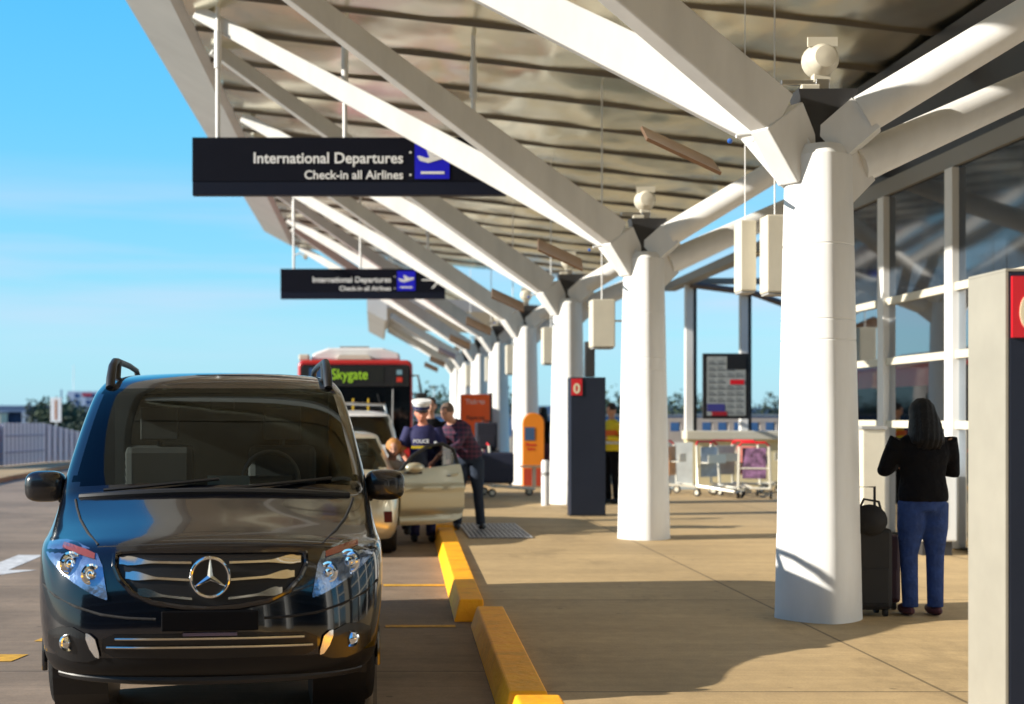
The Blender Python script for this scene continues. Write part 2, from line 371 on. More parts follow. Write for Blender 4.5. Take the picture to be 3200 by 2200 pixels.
# floodlight with tilted reflector on each column
def make_flood(loc, label):
    f = empty('floodlight', loc, label, 'floodlight', 'floodlights on top of the columns')
    MB().box(-.05, .05, -.04, .04, -.42, .02).box(-.3, .06, -.02, .02, -.02, .02).build('bracket', steel, f, bevel=.006)
    MB().lathe([(.02, -.12), (.08, -.11), (.10, -.05), (.125, -.03), (.13, .06), (.12, .07), (.09, .03)], (0, 0, .17), 'y', 20).box(-.06, .06, -.03, .05, .0, .10).box(-.11, .11, -.04, -.02, .26, .33).build('lamp_head', cream, f, smooth=True)
    MB().lathe([(.11, .055), (.09, .068)], (0, 0, .17), 'y', 16).build('lens', mat('lens', (.8, .7, .45), .15), f)
    MB().box(-.16, -.02, -.05, .05, -.12, -.02).build('ballast', cream, f, bevel=.01)
    MB().tube([(-.1, 0, -.32), (-.66, -.1, -.42)], .014, 8).build('arm', white, f)
    MB().sphere((-.70, -.08, -.45), .02, 8, 6).build('joint', mat('blue_cap', (.02, .10, .4), .4), f)
    pm = MB().box(-.3, .3, -.26, .26, -.012, .012)
    o = pm.build('reflector', mat('reflector_brown', (.22, .13, .08), .35, .4), f)
    o.location = (-1.05, 0, -.5); o.rotation_euler = (R(24), R(24), R(4))
    return f
fl = ['near', 'second', 'third', 'fourth', 'fifth', 'sixth']
fd = make_flood((3.32, CY[1], 3.98), 'cream floodlight and brown reflector over the nearest thick column')
ordn = ['', '', 'second', 'third', 'fourth', 'fifth', 'sixth']
for i in range(2, 7):
    c = copy_tree(fd); c.location = (3.32, CY[i], 3.98); c['label'] = 'cream floodlight and brown reflector over the %s column from the camera' % ordn[i]
for i in range(2):
    c = copy_tree(fd); c.location = (3.32, (48.25, 53.5)[i], 3.98); c['label'] = 'tiny floodlight and reflector over the %s column of the far canopy' % ['first', 'second', 'third'][i]

# white boxes hung mid-span
def make_box(Y, label):
    b = empty('hanging_box', (3.2, Y, 2.45), label, 'speaker box', 'white boxes hung between the columns')
    MB().box(0, .34, 0, .34, .02, .73).build('cabinet', cream, b, bevel=.015)
    MB().box(.02, .32, .02, .32, 0, .02).build('base', mat('grey_paint', (.3, .3, .3), .5), b)
    MB().tube([(.17, .17, .73), (.17, .17, 4.05)], .011, 8).build('hanger', white, b)
    MB().tube([(.34, .17, .42), (.62, .17, .42)], .014, 8).build('arm', steel, b)
    return b
bx = make_box(13.05, 'white box hung left of the nearest thick column')
bx.location = (3.87, 13.05, 2.70); bx.scale = (.66, .8, 1.08)
for Y, X, lb in ((13.3, 3.68, 'narrow grey white box beside the one hung left of the nearest column'), (19.6, 3.22, 'white box hung above the dark totem with the red sign'),
              (25.8, 3.28, 'white box hung left of the third column, over the amber totem'), (32.2, 3.2, 'white box hung against the fifth column'),
              (38.8, 3.25, 'white box hung above the right side of the orange machine'), (45.2, 3.1, 'smallest white box hung above the left side of the orange machine')):
    c = copy_tree(bx); c.location = (X, Y, 2.5 if Y > 14 else 2.74); c.scale = (1, 1, 1) if Y > 14 else (.45, .8, 1.0); c['label'] = lb

# ---------------------------------------------------------------- hanging signs
def make_sign(X, Y, Z, sc, label):
    s = empty('departures_sign', (X, Y, Z), label, 'sign', 'hanging departures signs'); s.scale = (sc, sc, sc)
    MB().box(0, 4.27, 0, .16, .18, .78).build('panel', navy, s, bevel=.006)
    MB().box(0.004, 4.266, .006, .154, 0, .178).build('lower_panel', mat('navy_lower', (.008, .011, .024), .5, spec=.2), s)
    for x in (.34, 2.07, 3.82):
        zt = (7.2-.1143*(x*sc+X+2.6)-Z-.06)/sc
        MB().tube([(x, .08, .77), (x, .08, zt)], .032, 10).build('rod', white, s, smooth=True)
        MB().tube([(x, .08, zt-.85), (x, .08, zt-.35)], .05, 10).build('sleeve', white, s, smooth=True)
    text('wording', 'International Departures', .205, letter, s, (2.865, -.004, .43), 'RIGHT', bold=.004, sx=.99)
    text('wording', 'Check-in all Airlines', .165, letter, s, (2.865, -.004, .215), 'RIGHT', bold=.003)
    for zz in (.575, .27): MB().lathe([(.016, -.006), (.016, 0)], (2.96, 0, zz), 'y', 10).build('dot', letter, s)
    sq = MB().box(3.02, 3.49, -.008, -.001, .215, .72).build('pictogram', blue_sq, s)
    a = MB()
    def poly(pts): a.prism(pts, 'y', -.013, -.009)
    poly([(3.10, .28), (3.42, .28), (3.42, .315), (3.10, .315)])
    poly([(3.09, .46), (3.2, .43), (3.44, .50), (3.46, .545), (3.40, .555), (3.18, .495), (3.08, .53), (3.05, .52)])
    poly([(3.22, .505), (3.18, .60), (3.215, .61), (3.33, .54)])
    a.build('aircraft', letter, sq)
    w = MB().prism([(3.66, .47), (4.06, .47), (4.06, .51), (3.66, .51)], 'y', -.006, -.001)
    w.prism([(3.90, .27), (3.96, .27), (4.14, .49), (4.08, .49)], 'y', -.0062, -.0012).prism([(4.08, .49), (4.14, .49), (3.98, .66), (3.92, .66)], 'y', -.0064, -.0014)
    w.build('arrow', letter, s)
    return s
s1 = make_sign(-2.48, 17.95, 4.50, 1, 'large navy International Departures sign hanging nearest the camera')
s2 = make_sign(-2.30, 32.2, 4.35, .94, 'smaller looking International Departures sign hanging farther back above the bus')
cc = empty('security_camera', (-1.95, 32.1, 5.4), 'small white security camera on the left rod of the farther sign', 'camera')
MB().tube([(0, 0, 0), (.12, 0, .05), (.2, 0, 0)], .02, 8).build('bracket', white, cc)
MB().lathe([(.05, -.14), (.055, .1), (.03, .12)], (.26, 0, -.04), 'y', 12).build('housing', cream, cc, smooth=True)

# ---------------------------------------------------------------- terminal facade on the right
tb = empty('terminal_building', (6.5, 2, 0), 'dark glass terminal front with white mullions on the right', 'building')
def T(mb, n, m, **k): return mb.build(n, m, tb, **k)
T(MB().box(.12, 9, 0, 17, 4.45, 6.0), 'upper_wall', mat('dark_cladding', (.03, .035, .045), .35, var=.3, vscale=.7))
T(MB().box(-.02, .18, 0, 17.2, 4.30, 4.5), 'eaves_beam', mat('grey_beam', (.25, .24, .22), .5))
T(MB().box(.14, 9, .1, 16.9, -.02, .015), 'floor', mat('inner_floor', (.2, .2, .2), .3))
T(MB().box(5.5, 5.7, 0, 17, .02, 4.44), 'back_wall', mat('inner_wall', (.30, .34, .38), .6, var=.7, vscale=.8))
T(MB().box(.2, 5.5, 16.8, 16.95, .02, 4.44), 'end_wall', mat('end_wall', (.05, .05, .05), .5))
upper_pane = mat('upper_pane', (.02, .035, .055), .06, spec=1, var=.5, vscale=1.2)
ys = [0.1, 2.2, 4.3, 6.3, 8.3, 10.3, 12.9, 14.9, 16.8]
for a, b in zip(ys[:-1], ys[1:]):
    for z0, z1 in ((0.05, 1.36), (1.44, 2.14), (2.24, 2.9), (3.0, 4.3)):
        T(MB().box(.03, .045, a+.08, b-.08, z0, z1), 'window', facade_glass if z0 < 2.8 else upper_pane)
for i, y in enumerate(ys):
    T(MB().box(-.05, .12, y-.1, y+.1, 0.016, 4.29), 'mullion', white, bevel=.006)
for z in (1.4, 2.19, 2.95):
    T(MB().box(-.015, .10, .1, 16.8, z-.045, z+.045), 'transom', cream)
# interior hints
for y, z, w, h, m in ((9.5, 2.6, 1.6, .7, 'sign_a'), (13.2, 2.4, 1.2, .5, 'sign_b'), (11.2, 1.2, 1.2, 1.0, 'sign_c')):
    T(MB().box(3.2, 3.3, y, y+w, z, z+h), 'inner_panel', mat(m, {'sign_a': (.25, .4, .55), 'sign_b': (.5, .5, .45), 'sign_c': (.2, .35, .5)}[m], .4))
T(MB().tube([(1.2, 9.2, 2.0), (1.2, 11.5, 1.55), (1.2, 13.5, 2.1)], .06, 10), 'inner_brace', white, smooth=True)
T(MB().tube([(1.4, 8.5, 3.4), (1.4, 12.5, 2.7), (1.4, 16.5, 3.4)], .06, 10), 'inner_brace', white, smooth=True)

# freestanding posts and beam beyond the facade
for X, Y, lb in ((7.77, 27.85, 'white steel post above the right side of the notice board, on the parapet'), (6.62, 27.85, 'white steel post left of the notice board, on the end of the parapet'), (9.0, 27.85, 'white steel post mostly hidden by the nearest column')):
    p = empty('steel_post', (X, Y, 1.19), lb, 'post', 'white steel posts on the parapet')
    MB().box(-.1, .06, -.09, .06, 0, 3.1).build('post', white, p, bevel=.008)
    MB().box(.062, .14, -.05, .14, 0, 3.1).build('backing', dark, p)
wb = empty('walkway_beam', (6.5, 19.3, 4.2), 'dark beam with curved brace over the walkway past the terminal front', 'beam')
MB().box(-.1, .15, 0, 10, .06, .22).box(0.15, 4, 8.5, 8.7, .08, .2).build('beam', mat('grey_beam', (.25, .24, .22), .5), wb)
MB().tube([(3.6, 8.4, -1.1), (2.6, 8.4, -.55), (1.4, 8.4, -.12), (.1, 8.4, .05)], .07, 10).build('brace', mat('brown_steel', (.12, .09, .08), .5), wb, smooth=True)

# notice board
nb = empty('notice_board', (6.72, 27.1, 1.2), 'black framed timetable board with grey sheets behind the second column', 'board')
MB().box(0, .86, 0, .08, .22, 1.44).build('frame', blackp, nb, bevel=.008)
MB().box(.07, .79, -.006, -.001, .28, 1.38).build('sheet', mat('board_sheet', (.30, .32, .31), .5, var=.18, vscale=6), nb)
q = MB()
for i in range(4):
    for j in range(9):
        if (i, j) in ((3, 8), (3, 7), (2, 8), (0, 0), (1, 0), (2, 5), (3, 5)): continue
        q.box(.10+i*.17, .24+i*.17, -.010, -.007, .31+j*.115, .335+j*.115)
        q.box(.10+i*.17, .20+i*.17, -.010, -.007, .36+j*.115, .375+j*.115)
q.build('printed_rows', mat('print_grey', (.10, .11, .12), .6), nb)
MB().box(.50, .76, -.012, -.0075, .86, .95).build('red_strip', redm, nb)
MB().box(.44, .79, -.012, -.0075, 1.14, 1.38).build('black_header', blackp, nb)
MB().box(.07, .40, -.012, -.0075, .36, .50).build('blue_strip', mat('blue_strip', (.04, .04, .2), .5), nb)
MB().box(.16, .44, -.0125, -.008, .28, .355).build('red_strip', mat('dark_red', (.3, .01, .02), .5), nb)
MB().box(.1, .16, 0.02, .6, .4, .46).box(.7, .76, .02, .6, .4, .46).build('brackets', dark, nb)
nb.scale = (1.1, 1, 1.1)

# parapet and balustrade
pw = empty('parapet_wall', (6.55, 27.8, 0), 'cream parapet wall with a pale top band behind the trolleys', 'wall')
MB().box(0, 9, 0, .25, 0, 1.0).build('wall', mat('parapet', (.70, .60, .36), .7, var=.08), pw)
MB().box(-.04, 9, -.12, .3, 1.0, 1.19).build('coping', cream, pw, bevel=.02)
bl = empty('balustrade', (6.4, 29.2, 0), 'grey concrete balustrade with square openings above the parapet', 'balustrade')
b = MB(); b.box(0, 9, 0, .18, 1.36, 1.46).box(0, 9, 0, .18, 0, 1.16)
for k in range(26): b.box(k*.35, k*.35+.12, .004, .176, 1.161, 1.359)
b.build('rail', mat('concrete_grey', (.42, .38, .36), .7, var=.1), bl)
wl = MB().box(6.05, 6.5, 27.4, 27.5, .06, .98)
bn = empty('banner_stand', (5.95, 27.2, 0), 'white banner stand left of the parked luggage trolleys', 'banner')
MB().box(.1, .58, 0, .03, .08, .96).build('banner', mat('banner_white', (.75, .78, .75), .5, var=.12, vscale=4), bn)
MB().box(0, .06, -.03, .05, 0, 1.0).box(0.06, .62, -.1, .12, 0, .05).build('stand', mat('pale_blue', (.45, .55, .6), .5), bn)

# ---------------------------------------------------------------- totems
def totem(loc, w, dpt, h, label, side, sign=True):
    t = empty('information_totem', loc, label, 'totem')
    MB().box(0, w, 0, dpt, .02, h).build('body', slate, t, bevel=.008)
    MB().box(-.01, w+.01, -.01, dpt+.01, 0, .02).build('base', dark, t)
    if side: MB().box(-.012, -.001, .0, dpt, .03, h).box(-.012, w, 0, dpt, h+.001, h+.012).build('side_panel', side, t)
    if sign:
        q = MB().box(.01, .17, -.012, -.001, h-.27, h-.02).build('red_sign', redm, t)
        text('numeral', '0', .2, mat('sign_cream', (.75, .66, .45), .5), q, (.09, -.013, h-.235), 'CENTER', bold=.006)
    return t
t1 = totem((2.93, 19.82, 0), .525, .32, 2.08, 'tall dark slate totem with a red sign at its top corner beside the third column', None)
MB().box(.24, .38, .1, .24, 2.09, 2.62).build('post', dark, t1)
t2 = totem((2.585, 5.4, 0), .6, .34, 2.09, 'cream and slate totem with a red sign cut off by the right edge', mat('totem_side', (.30, .28, .23), .5, var=.08))

am = empty('phone_totem', (3.16, 28.3, 0), 'amber round topped phone totem with a blue screen in front of the fourth column', 'phone booth')
pts = [(0, 0), (.46, 0), (.46, 1.34)]+[(.23+.23*math.cos(a), 1.34+.23*math.sin(a)) for a in [math.pi*k/12 for k in range(1, 12)]]+[(0, 1.34)]
MB().prism(pts, 'y', 0, .16).build('body', amber, am, bevel=.012)
MB().box(.04, .25, -.01, -.001, .98, 1.26).build('screen', mat('screen_blue', (.05, .10, .2), .25), am)
MB().box(.02, .44, -.008, -.001, .02, .38).build('lower_panel', mat('red_brown', (.45, .05, .02), .5), am)
text('wording', 'Phone', .09, redm, am, (.06, -.004, .86), bold=.002); text('wording', 'here', .09, redm, am, (.09, -.004, .77), bold=.002)
tbl = empty('bench', (3.05, 27.7, 0), 'small steel bench with one leg in front of the amber totem', 'bench')
MB().box(0, .72, 0, .36, .42, .46).build('seat', steel, tbl, bevel=.01)
MB().box(.26, .34, .14, .22, .02, .42).box(.16, .44, .06, .3, 0, .02).build('leg', steel, tbl, bevel=.004)

om = empty('ticket_machine', (1.98, 30.4, 0), 'bright orange ticket machine with pale wording behind the bending man', 'machine')
MB().box(0, .66, 0, .4, .1, 2.0).build('cabinet', orange, om, bevel=.012)
MB().box(.66, .72, 0, .4, .05, 2.03).box(0, .66, .02, .38, 0, .1).build('side_frame', dark, om)
text('wording', 'Tickets', .15, mat('pale_text', (.75, .5, .45), .5), om, (.1, -.004, 1.78), bold=.004)
text('wording', 'Payment', .12, mat('dark_text', (.12, .02, .01), .5), om, (.12, -.004, 1.42), bold=.004)
MB().box(.44, .6, -.008, -.001, 1.08, 1.16).build('label', letter, om)
bo = empty('bollard', (2.86, 22.2, 0), 'short white ribbed bollard at the foot of the third column', 'bollard')
MB().lathe([(.07, 0), (.07, .72), (.05, .76)], seg=16).build('post', white, bo, smooth=True)
MB().lathe([(.074, .5), (.074, .56)], seg=16).build('band', mat('grey_paint', (.3, .3, .3), .5), bo)

# ---------------------------------------------------------------- luggage trolleys and bags
def suitcase(name, loc, w, dpt, h, m, label, rz=0, handle=True):
    s = empty(name, loc, label, 'suitcase', rz=rz)
    MB().box(-w/2, w/2, -dpt/2, dpt/2, .05, h).build('shell', m, s, bevel=.035)
    q = MB()
    for a in (-1, 1):
        for b in (-1, 1): q.lathe([(.028, -.014), (.028, .014)], (a*(w/2-.05), b*(dpt/2-.04), .028), 'x', 12)
    q.build('castors', rubber, s)
    if handle:
        MB().tube([(-w*.28, dpt*.3, h-.03), (-w*.28, dpt*.3, h+.3), (w*.28, dpt*.3, h+.3), (w*.28, dpt*.3, h-.03)], .011, 8).build('pull_handle', dark, s)
    MB().box(-w*.36, w*.36, -dpt/2-.012, -dpt/2+.001, h*.15, h*.55).build('pocket', m, s, bevel=.008)
    MB().tube([(-.07, 0, h-.01), (-.06, 0, h+.03), (.06, 0, h+.03), (.07, 0, h-.01)], .012, 8).build('grip', blackp, s)
    return s
def trolley(loc, label, panel, rz=0):
    t = empty('luggage_trolley', loc, label, 'trolley', 'airport luggage trolleys', rz=rz)
    fm = mat('trolley_steel', (.75, .72, .62), .35, .3)
    MB().tube([(-.26, .25, .95), (-.28, .2, .2), (-.2, -.65, .13), (.2, -.65, .13), (.28, .2, .2), (.26, .25, .95)], .024, 8)\
        .tube([(-.28, .1, .18), (.28, .1, .18)], .022, 8).tube([(-.24, -.3, .16), (.24, -.3, .16)], .014, 8).tube([(-.27, .22, .55), (.27, .22, .55)], .014, 8).build('frame', fm, t, smooth=True)
    MB().tube([(-.27, .25, .95), (-.2, .3, 1.02), (.2, .3, 1.02), (.27, .25, .95)], .02, 8).build('handle_bar', redm, t, smooth=True)
    MB().box(-.21, .21, .19, .21, .36, .92).build('advert_panel', panel, t, bevel=.01)
    MB().box(-.22, .22, .0, .18, .62, .64).box(-.22, .22, -.01, .0, .62, .78).build('basket', fm, t)
    for x, y in ((-.29, .2), (.29, .2), (0, -.6)):
        wmb = MB().lathe([(.04, -.02), (.075, -.02), (.075, .02), (.04, .02)], (x, y, .075), 'x', 16)
        wh = wmb.build('wheel', rubber, t); MB().lathe([(.045, -.024), (.045, .024)], (x, y, .075), 'x', 12).build('hub', cream, wh)
    return t
purple = mat('advert_purple', (.16, .08, .16), .5, var=.9, vscale=9)
trolley((6.85, 25.6, 0), 'luggage trolley with a pale grey panel parked at the parapet', mat('advert_grey', (.4, .38, .38), .5, var=.2, vscale=5), rz=R(10))
tp = trolley((6.95, 24.2, 0), 'luggage trolley with a dark purple and red advert panel', purple, rz=R(160))
trolley((8.1, 26.2, 0), 'cream luggage trolley at the right end of the parked row', mat('advert_cream', (.5, .42, .25), .5), rz=R(200))
trolley((5.9, 25.4, 0), 'luggage trolley with orange stripes leftmost in the parked row', mat('advert_orange', (.5, .25, .12), .5, var=.3, vscale=6), rz=R(60))
trolley((7.35, 25.9, 0), 'luggage trolley parked askew between the grey and purple panelled ones', mat('advert_red', (.35, .08, .06), .5, var=.5, vscale=8), rz=R(140))
trolley((6.35, 24.6, 0), 'luggage trolley with a pale blue panel in front of the white banner', mat('advert_blue', (.35, .42, .5), .5, var=.3, vscale=8), rz=R(30))
trolley((2.32, 24.9, 0), 'loaded luggage trolley with white wheels behind the man in the plaid shirt', mat('advert_navy', (.02, .03, .08), .5), rz=R(100))
suitcase('suitcase', (2.25, 24.75, .2), .66, .42, .62, mat('case_navy', (.008, .012, .035), .6), 'large navy suitcase at the bottom of the trolley load', handle=False)
suitcase('suitcase', (2.08, 24.8, .83), .40, .34, .55, mat('case_ink', (.01, .01, .022), .7), 'smaller black suitcase on top of the navy one on the trolley', handle=False)
suitcase('suitcase', (3.72, 10.0, 0), .30, .26, .66, mat('case_black', (.006, .006, .008), .7), 'black wheeled suitcase between the nearest column and the woman')
suitcase('suitcase', (3.92, 10.35, 0), .30, .26, .58, mat('case_purple', (.03, .005, .02), .6), 'dark purple suitcase half hidden behind the woman', handle=False)
hb = empty('shoulder_bag', (3.7, 9.9, .66), 'black soft bag slumped on top of the black wheeled suitcase', 'bag')
MB().sphere((.0, .0, .06), (.13, .11, .12)).build('bag', mat('bag_black', (.008, .008, .01), .8, bump=.5, bscale=12), hb, smooth=True)
MB().tube([(-.1, 0, .1), (-.05, -.02, .22), (.06, -.02, .2), (.1, 0, .08)], .01, 8).build('strap', blackp, hb)
# white posts and machines by the facade
wm = empty('check_in_kiosk', (6.15, 14.2, 0), 'white kiosk with a red stripe against the glass, right of the woman', 'kiosk')
MB().box(-.3, .1, 0, .5, .15, 1.05).build('cabinet', mat('kiosk_white', (.75, .76, .76), .4), wm, bevel=.02)
MB().box(-.1, -.02, -.006, -.001, .3, .7).build('red_stripe', redm, wm)
MB().box(-.26, .06, .04, .46, 0, .15).build('plinth', dark, wm)
cp = empty('cream_post', (6.05, 16.0, 0), 'cream square post left of the woman in black', 'post')
MB().box(-.15, .12, 0, .2, 0, 1.34).build('post', cream, cp, bevel=.01)
MB().box(-.17, .14, -.02, .22, 1.34, 1.38).build('cap', mat('grey_paint', (.3, .3, .3), .5), cp)

# ---------------------------------------------------------------- vehicles: horizontal slices lofted
def lerp_rows(rows, z):
    for a, b in zip(rows[:-1], rows[1:]):
        if z <= b[0]:
            t = max(0, (z-a[0])/(b[0]-a[0])); return [a[i]+(b[i]-a[i])*t for i in range(len(a))]
    return list(rows[-1])
def smooth_rows(rows, n):
    out = []
    m = len(rows)
    for i in range(m-1):
        p0, p1, p2, p3 = rows[max(i-1, 0)], rows[i], rows[i+1], rows[min(i+2, m-1)]
        for k in range(n):
            t = k/n
            out.append([.5*((2*b)+(-a+c)*t+(2*a-5*b+4*c-d)*t*t+(-a+3*b-3*c+d)*t**3) for a, b, c, d in zip(p0, p1, p2, p3)])
    out.append(list(rows[-1])); return out
# row = (z, front y, half width, corner depth, exponent, rear y, drop of z at the sides)
def shell(rows, ysteps, sub=3, nf=16):
    rr = smooth_rows(rows, sub); grid = []
    for z, yf, hw, c, n, yr, dr in rr:
        ring = []
        for k in range(nf+1):
            th = math.pi/2*k/nf; x = hw*math.sin(th)**(2/n); y = yf+c-c*math.cos(th)**(2/n); ring.append((x, y))
        a, b = yf+c, yr-.25
        for k in range(1, ysteps): ring.append((hw*(1-.02*(k/ysteps)**2), a+(b-a)*k/ysteps))
        for k in range(7):
            th = math.pi/2*k/6; ring.append((hw*.98*math.cos(th)**(.5), b+.25*math.sin(th)**(.7)))
        full = [(-x, y, z-dr*(x/hw)**2) for x, y in reversed(ring[1:])]+[(x, y, z-dr*(x/hw)**2) for x, y in ring]
        grid.append(full)
    return grid, rr
def front_y(rows, x, z):
    zz = z; r = lerp_rows(rows, zz)
    for _ in range(3):
        zz = z+r[6]*(x/r[2])**2; r = lerp_rows(rows, zz)
    q = max(0, 1-min(.9999, abs(x)/r[2])**r[4])
    return r[1]+r[3]-r[3]*q**(1/r[4])
def make_shell(root, rows, ysteps, classify, mats, sub=3, cap=True):
    """classify(x, y, z, row z, front?) -> part name or None (hole)"""
    grid, rr = shell(rows, ysteps, sub); nc = len(grid[0]); parts = {}
    for i in range(len(grid)-1):
        for j in range(nc):
            j2 = (j+1) % nc
            q = [grid[i][j], grid[i][j2], grid[i+1][j2], grid[i+1][j]]
            c = [sum(p[k] for p in q)/4 for k in range(3)]
            n = classify(c[0], c[1], c[2])
            if n: parts.setdefault(n, []).append((i*nc+j, i*nc+j2, (i+1)*nc+j2, (i+1)*nc+j))
    V = [p for r in grid for p in r]
    for n, fs in parts.items():
        used = sorted({i for f in fs for i in f}); ix = {v: k for k, v in enumerate(used)}
        mb = MB().add([V[i] for i in used], [tuple(ix[i] for i in f) for f in fs])
        if n == 'body' and cap:
            top = grid[-1]; mb.add(top, [tuple(range(nc))])
        mb.build(n, mats[n], root, smooth=True, angle=50)
def wheel(root, x, y, r, w, rim_m=None):
    wo = MB().lathe([(r-.1, -w/2+.01), (r-.02, -w/2), (r, -w/2+.03), (r, w/2-.03), (r-.02, w/2), (r-.1, w/2-.01)], (x, y, r), 'x', 30).build('wheel', rubber, root, smooth=True, angle=50)
    sgn = 1 if x > 0 else -1
    q = MB().lathe([(r-.095, -.02), (r-.1, .0)], (x+sgn*(w/2-.03), y, r), 'x', 24)
    q.lathe([(.05, -.02), (.05, .02)], (x+sgn*(w/2-.02), y, r), 'x', 12)
    for k in range(5):
        a = 2*math.pi*k/5; ca, sa = math.cos(a), math.sin(a)
        q.tube([(x+sgn*(w/2-.03), y+.03*ca, r+.03*sa), (x+sgn*(w/2-.03), y+(r-.1)*ca, r+(r-.1)*sa)], .022, 6)
    q.build('rim', rim_m or steel, wo)
def patch(rows, cols, off=.012, m=8):
    """panel lying on the front skin; cols = (x, z low, z high)"""
    mb = MB(); vs = []; n = len(cols)
    for x, a, b in cols:
        for k in range(m+1):
            z = a+(b-a)*k/m; vs.append((x, front_y(rows, x, z)-off, z))
    fs = [(i*(m+1)+k, (i+1)*(m+1)+k, (i+1)*(m+1)+k+1, i*(m+1)+k+1) for i in range(n-1) for k in range(m)]
    return mb.add(vs, fs)
def refine(cols, n=5):
    out = []
    for a, b in zip(cols[:-1], cols[1:]):
        for k in range(n): out.append(tuple(a[i]+(b[i]-a[i])*k/n for i in range(3)))
    return out+[cols[-1]]

# --- black van
van = empty('black_van', (-.845, 6.65, RZ), 'shiny black van facing the camera with roof rails and a star badge', 'van', rz=R(5.3))
VL = 4.7
vr = [(.275, .14, .84, .46, 3.0, VL-.1, 0), (.31, .06, .875, .46, 3.0, VL-.05, 0), (.38, .01, .905, .48, 3.0, VL, 0), (.50, .0, .925, .50, 3.0, VL, 0),
      (.64, .01, .942, .52, 2.9, VL, 0), (.78, .035, .952, .54, 2.8, VL, .0), (.90, .08, .955, .56, 2.8, VL, .015), (.975, .16, .955, .57, 2.8, VL, .04),
      (1.03, .34, .952, .54, 3.0, VL, .065), (1.09, .58, .950, .48, 3.2, VL, .075), (1.15, .80, .946, .40, 3.4, VL, .07), (1.20, .97, .940, .34, 3.6, VL, .05),
      (1.26, 1.06, .930, .30, 3.8, VL, .03), (1.42, 1.29, .902, .28, 3.9, VL, .01), (1.60, 1.56, .868, .27, 4.0, VL-.03, 0), (1.74, 1.80, .840, .27, 4.0, VL-.06, 0),
      (1.80, 1.92, .820, .28, 3.8, VL-.08, .004), (1.86, 2.06, .785, .30, 3.6, VL-.12, .012), (1.90, 2.24, .735, .34, 3.3, VL-.2, .02), (1.918, 2.45, .66, .40, 3.0, VL-.4, .02), (1.925, 2.8, .50, .45, 2.6, VL-.6, .02)]
def vclass(x, y, z):
    for wy in (.88, 3.75):
        if abs(x) > .82 and (y-wy)**2+(z-.33)**2 < .40**2: return None
    if 1.225 < z < 1.80 and y < front_y(vr, 0, z)+.23 and abs(x) < .865*(1-.115*(z-1.2)/.6): return 'windscreen'
    if 1.20 < z < 1.72 and abs(x) > .72 and y > front_y(vr, 0, z)+.44 and y < VL-.35 and not (2.35 < y < 2.48) and not (3.55 < y < 3.68): return 'side_glass'
    if z < .40 and y < .6: return 'bumper'
    return 'body'
make_shell(van, vr, 80, vclass, {'windscreen': cabin_glass, 'side_glass': cabin_glass, 'body': black_paint, 'bumper': mat('bumper_paint', (.006, .006, .007), .42, spec=.3)}, sub=4)
van.scale = (.965, 1, 1); van.location.x = -.828
B = lambda mb, n, m, **k: mb.build(n, m, van, **k)
# underfloor and cabin
B(MB().box(-.62, .62, .25, VL-.1, .26, .33), 'floor_pan', blackp)
B(MB().box(-.80, .80, 1.15, 1.62, .7, 1.17), 'dashboard', mat('dash', (.03, .03, .032), .6), bevel=.04)
B(MB().box(-.78, .78, 2.75, 2.8, .3, 1.78), 'bulkhead', mat('cabin_dark', (.02, .02, .022), .8))
for x in (-.43, .43):
    st = B(MB().box(x-.24, x+.24, 1.95, 2.45, .55, .85).box(x-.24, x+.24, 2.32, 2.5, .85, 1.42), 'seat', mat('seat_grey', (.07, .07, .08), .8), bevel=.05)
    MB().box(x-.13, x+.13, 2.33, 2.45, 1.46, 1.68).tube([(x, 2.4, 1.40), (x, 2.4, 1.5)], .02, 8).build('headrest', mat('seat_grey', (.07, .07, .08), .8), st, bevel=.04)
sw = MB(); pts = [(.34+.18*math.cos(a), 1.72+.05*math.sin(a), 1.22+.17*math.sin(a)) for a in [2*math.pi*k/24 for k in range(25)]]
sw.tube(pts, .016, 8, False).box(.2, .48, 1.7, 1.74, 1.19, 1.24); B(sw, 'steering_wheel', mat('wheel_grey', (.12, .12, .12), .4), smooth=True)
B(MB().box(-.06, .10, 1.86, 1.9, 1.66, 1.73), 'rear_view_mirror', blackp, bevel=.01)
B(MB().box(-.06, .20, 1.33, 1.335, 1.20, 1.26), 'permit_card', mat('permit', (.35, .45, .5), .5))
# bonnet shut line, scuttle and wipers
def on_front(pts, off, r, n=1):
    return MB().tube([(x, front_y(vr, x, z)-off, z) for x, z in pts], r, 8)
B(MB().tube([(x, front_y(vr, x, 1.185-.03*(x/.9)**2)-.008, 1.19-.045*(x/.9)**2) for x in [(-.80+.1*k) for k in range(17)]], .022, 8), 'scuttle', blackp, smooth=True)
for a, b_ in ((-.66, .02), (-.02, .70)):
    pts = [(a+(b_-a)*t, 1.205+.06*t-.01) for t in [k/10 for k in range(11)]]
    w_ = MB().tube([(x, front_y(vr, x, z)-.022, z) for x, z in pts], .011, 6)
    B(w_, 'wiper', blackp, smooth=True)
for s in (-1, 1):      # bonnet gap lines
    pts = [(s*x, z) for x, z in ((.60, .955), (.68, 1.0), (.755, 1.05), (.80, 1.10), (.825, 1.14))]
    B(on_front(pts, -.002, .008), 'bonnet_gap', rubber)
